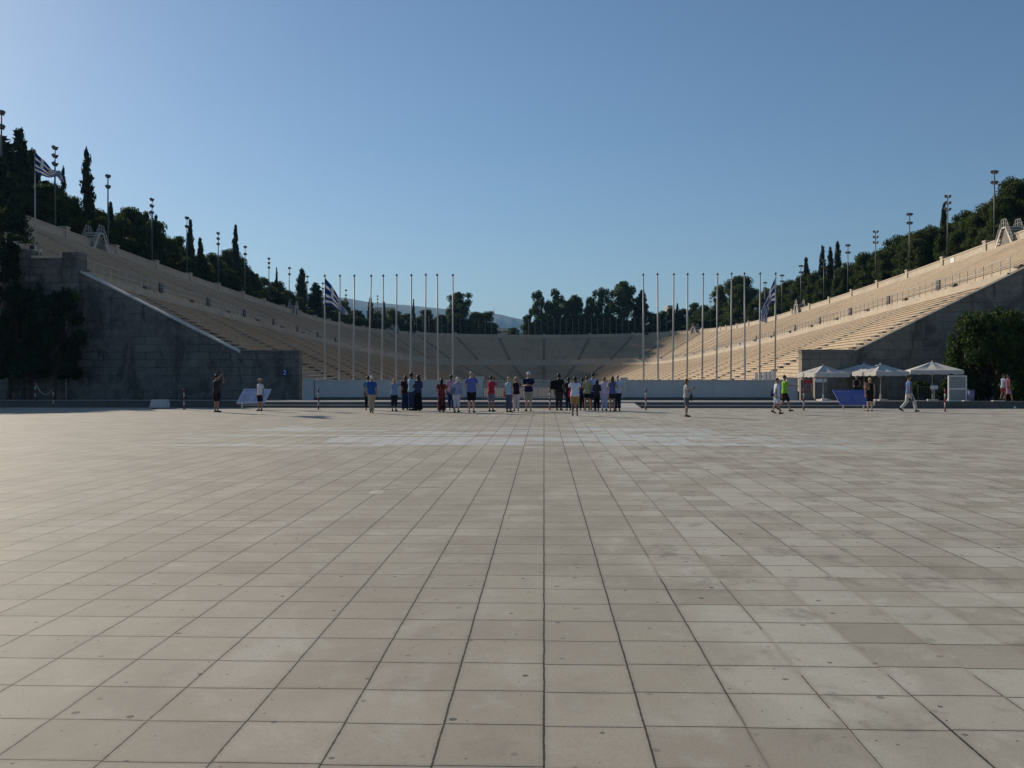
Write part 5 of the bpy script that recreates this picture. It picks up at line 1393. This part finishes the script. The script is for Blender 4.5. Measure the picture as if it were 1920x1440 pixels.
r, h, S = person(1048, 769.5, 699.5, -20, 'stand', 'dark', ('black', 'short'), (.012, .013, .014), ('trousers', (.035, .033, .036)), 'man dressed all in black carrying a backpack', build=1.1)
carried('backpack', r, h, (-.14, -.11, .68), 'black backpack hanging off the man dressed in black', cloth((.010, .011, .012)), (.15, .10, .21))
r, h, S = person(1066, 769.5, 707, 20, 'stand', 'dark', ('black', 'short'), (.014, .018, .03), ('trousers', (.012, .02, .06)), 'woman in dark top and navy trousers next to the red bag', female=True)
carried('shopping_bag', r, h, (.03, -.12, .50), 'bright red bag carried beside the white tee man', cloth((.70, .04, .04)), (.12, .06, .17))
person(1092, 769, 708, 10, 'stand', 'dark', ('black', 'short'), (.035, .045, .10), ('trousers', (.012, .012, .02)), 'dark haired person hidden behind the white tee man')
person(1078, 779.5, 705.5, 3, 'photo', 'dark', ('black', 'short'), (.62, .64, .78), ('kneeshorts', (.34, .21, .085)), 'man in white tee and tan shorts nearest the camera, photographing', build=1.1)
person(1101, 769.5, 705, 5, 'phone', 'tan', ('brown', 'short'), (.34, .36, .20), ('shorts', (.012, .013, .018)), 'woman in yellow green sleeveless top and black shorts', sleeve='none', female=True)
person(1112, 769, 698.5, -10, 'akimbo', 'tan', ('black', 'short'), (.34, .46, .70), ('kneeshorts', (.04, .05, .09)), 'tall dark haired man in pale blue tee behind the yellow green top', build=1.05)
r, h, S = person(1119, 770, 711, 15, 'hold', 'tan', ('black', 'long'), (.035, .035, .06), ('trousers', (.012, .012, .018)), 'short dark haired woman in dark clothes holding a bag', female=True, sleeve='long')
person(1133, 770, 706.5, -18, 'hold', 'tan', ('auburn', 'short'), (.62, .55, .72), ('trousers', (.50, .50, .72)), 'woman in long white tunic and lilac trousers', female=True, sleeve='long', build=1.05)
person(1148, 771.5, 705, 8, 'akimbo', 'tan', ('brown', 'long'), (.09, .11, .26), ('shorts', (.018, .018, .03)), 'woman in blue sleeveless top and short dark skirt, hair down', sleeve='none', female=True)
person(1158, 770.5, 702.5, 15, 'stand', 'light', ('grey', 'bald'), (.40, .50, .68), ('trousers', (.018, .022, .05)), 'balding man in pale blue shirt and navy trousers at the crowd right end')
r, h, S = person(1287, 781.5, 710, -88, 'phone', 'tan', ('auburn', 'bob'), (.40, .40, .38), ('kneeshorts', (.10, .10, .11)), 'auburn haired woman alone in grey tee and shorts looking at a phone', female=True, build=1.0)
carried('handbag', r, h, (.05, .12, .50), 'dark green bag worn in front by the lone woman', cloth((.06, .06, .035)), (.08, .06, .12))
carried('phone', r, h, (0, .20, .765), 'dark phone held by the lone woman', M['black'], (.035, .01, .07))
r, h, S = person(1456, 776.5, 708.5, -95, 'walk', 'tan', ('brown', 'short'), (.60, .64, .82), ('kneeshorts', (.50, .52, .62)), 'stooping older person in loose pale blue shirt walking right', build=1.12, legs=.08)
carried('handbag', r, h, (.04, -.13, .56), 'dark bag at the back of the walking older person', cloth((.02, .025, .06)), (.08, .06, .13))
person(1471, 771.5, 703.5, -90, 'point', 'tan', ('black', 'short'), (.24, .45, .04), ('kneeshorts', (.02, .012, .014)), 'person in lime green tee and dark shorts striding right', legs=.13, build=1.02)
yb = 52.5; q = at(1606, 750, yb); q.z = plat_z(yb)
person(1606, 0, 0, 150, 'akimbo', 'tan', ('grey', 'short'), (.015, .013, .013), ('trousers', (.015, .014, .016)), 'person in black sleeveless top standing behind the blue panel', sleeve='none', loc=q, h=1.42)
r, h, S = person(1631, 771.5, 708.5, -10, 'stand', 'light', ('blonde', 'bun'), (.012, .012, .014), ('dress', (.012, .012, .014)), 'blonde woman in short black dress beside the blue panel', female=True, sleeve='none', build=1.02)
carried('backpack', r, h, (-.09, -.08, .74), 'brown patterned backpack on the woman in black dress', cloth((.30, .20, .12), .9, 'leopard'), (.12, .08, .17))
r, h, S = person(1704, 772.5, 704, -85, 'stride', 'tan', ('brown', 'bun'), (.11, .16, .36), ('trousers', (.62, .60, .55)), 'woman in blue top and white trousers striding right past the parasols', female=True, legs=.17)
carried('handbag', r, h, (.06, .05, .36), 'black bag carried low by the striding woman', M['black'], (.15, .05, .10))
ym = 51.5; q = at(1881, 752, ym); q.z = plat_z(ym)
person(1881, 0, 0, -80, 'walk', 'tan', ('brown', 'short'), (.60, .60, .66), ('shorts', (.30, .05, .05)), 'woman in white tee and red shorts walking on the right platform', loc=q, h=1.50, female=True, legs=.06)
q = at(1890, 752, ym+.4); q.z = plat_z(ym+.4)
person(1890, 0, 0, -75, 'stride', 'tan', ('brown', 'short'), (.30, .10, .12), ('skirt', (.50, .28, .38)), 'person in red top and pink skirt walking beside the white tee woman', loc=q, h=1.46, female=True, legs=.14)

# ------------------------------------------------------------------ haze
def haze():
    m = bpy.data.materials.new('air_haze'); m.use_nodes = True; n = m.node_tree; n.nodes.clear()
    o = n.nodes.new('ShaderNodeOutputMaterial'); v = n.nodes.new('ShaderNodeVolumePrincipled')
    v.inputs['Color'].default_value = (.28, .60, 1.0, 1); v.inputs['Density'].default_value = 8e-5; v.inputs['Anisotropy'].default_value = .2
    n.links.new(v.outputs[0], o.inputs['Volume'])
    mb = MB(); mb.box(-9500, 9500, -3500, 9500, -2.5, 600); ob = mb.build('haze', m); ob['kind'] = 'stuff'
haze()
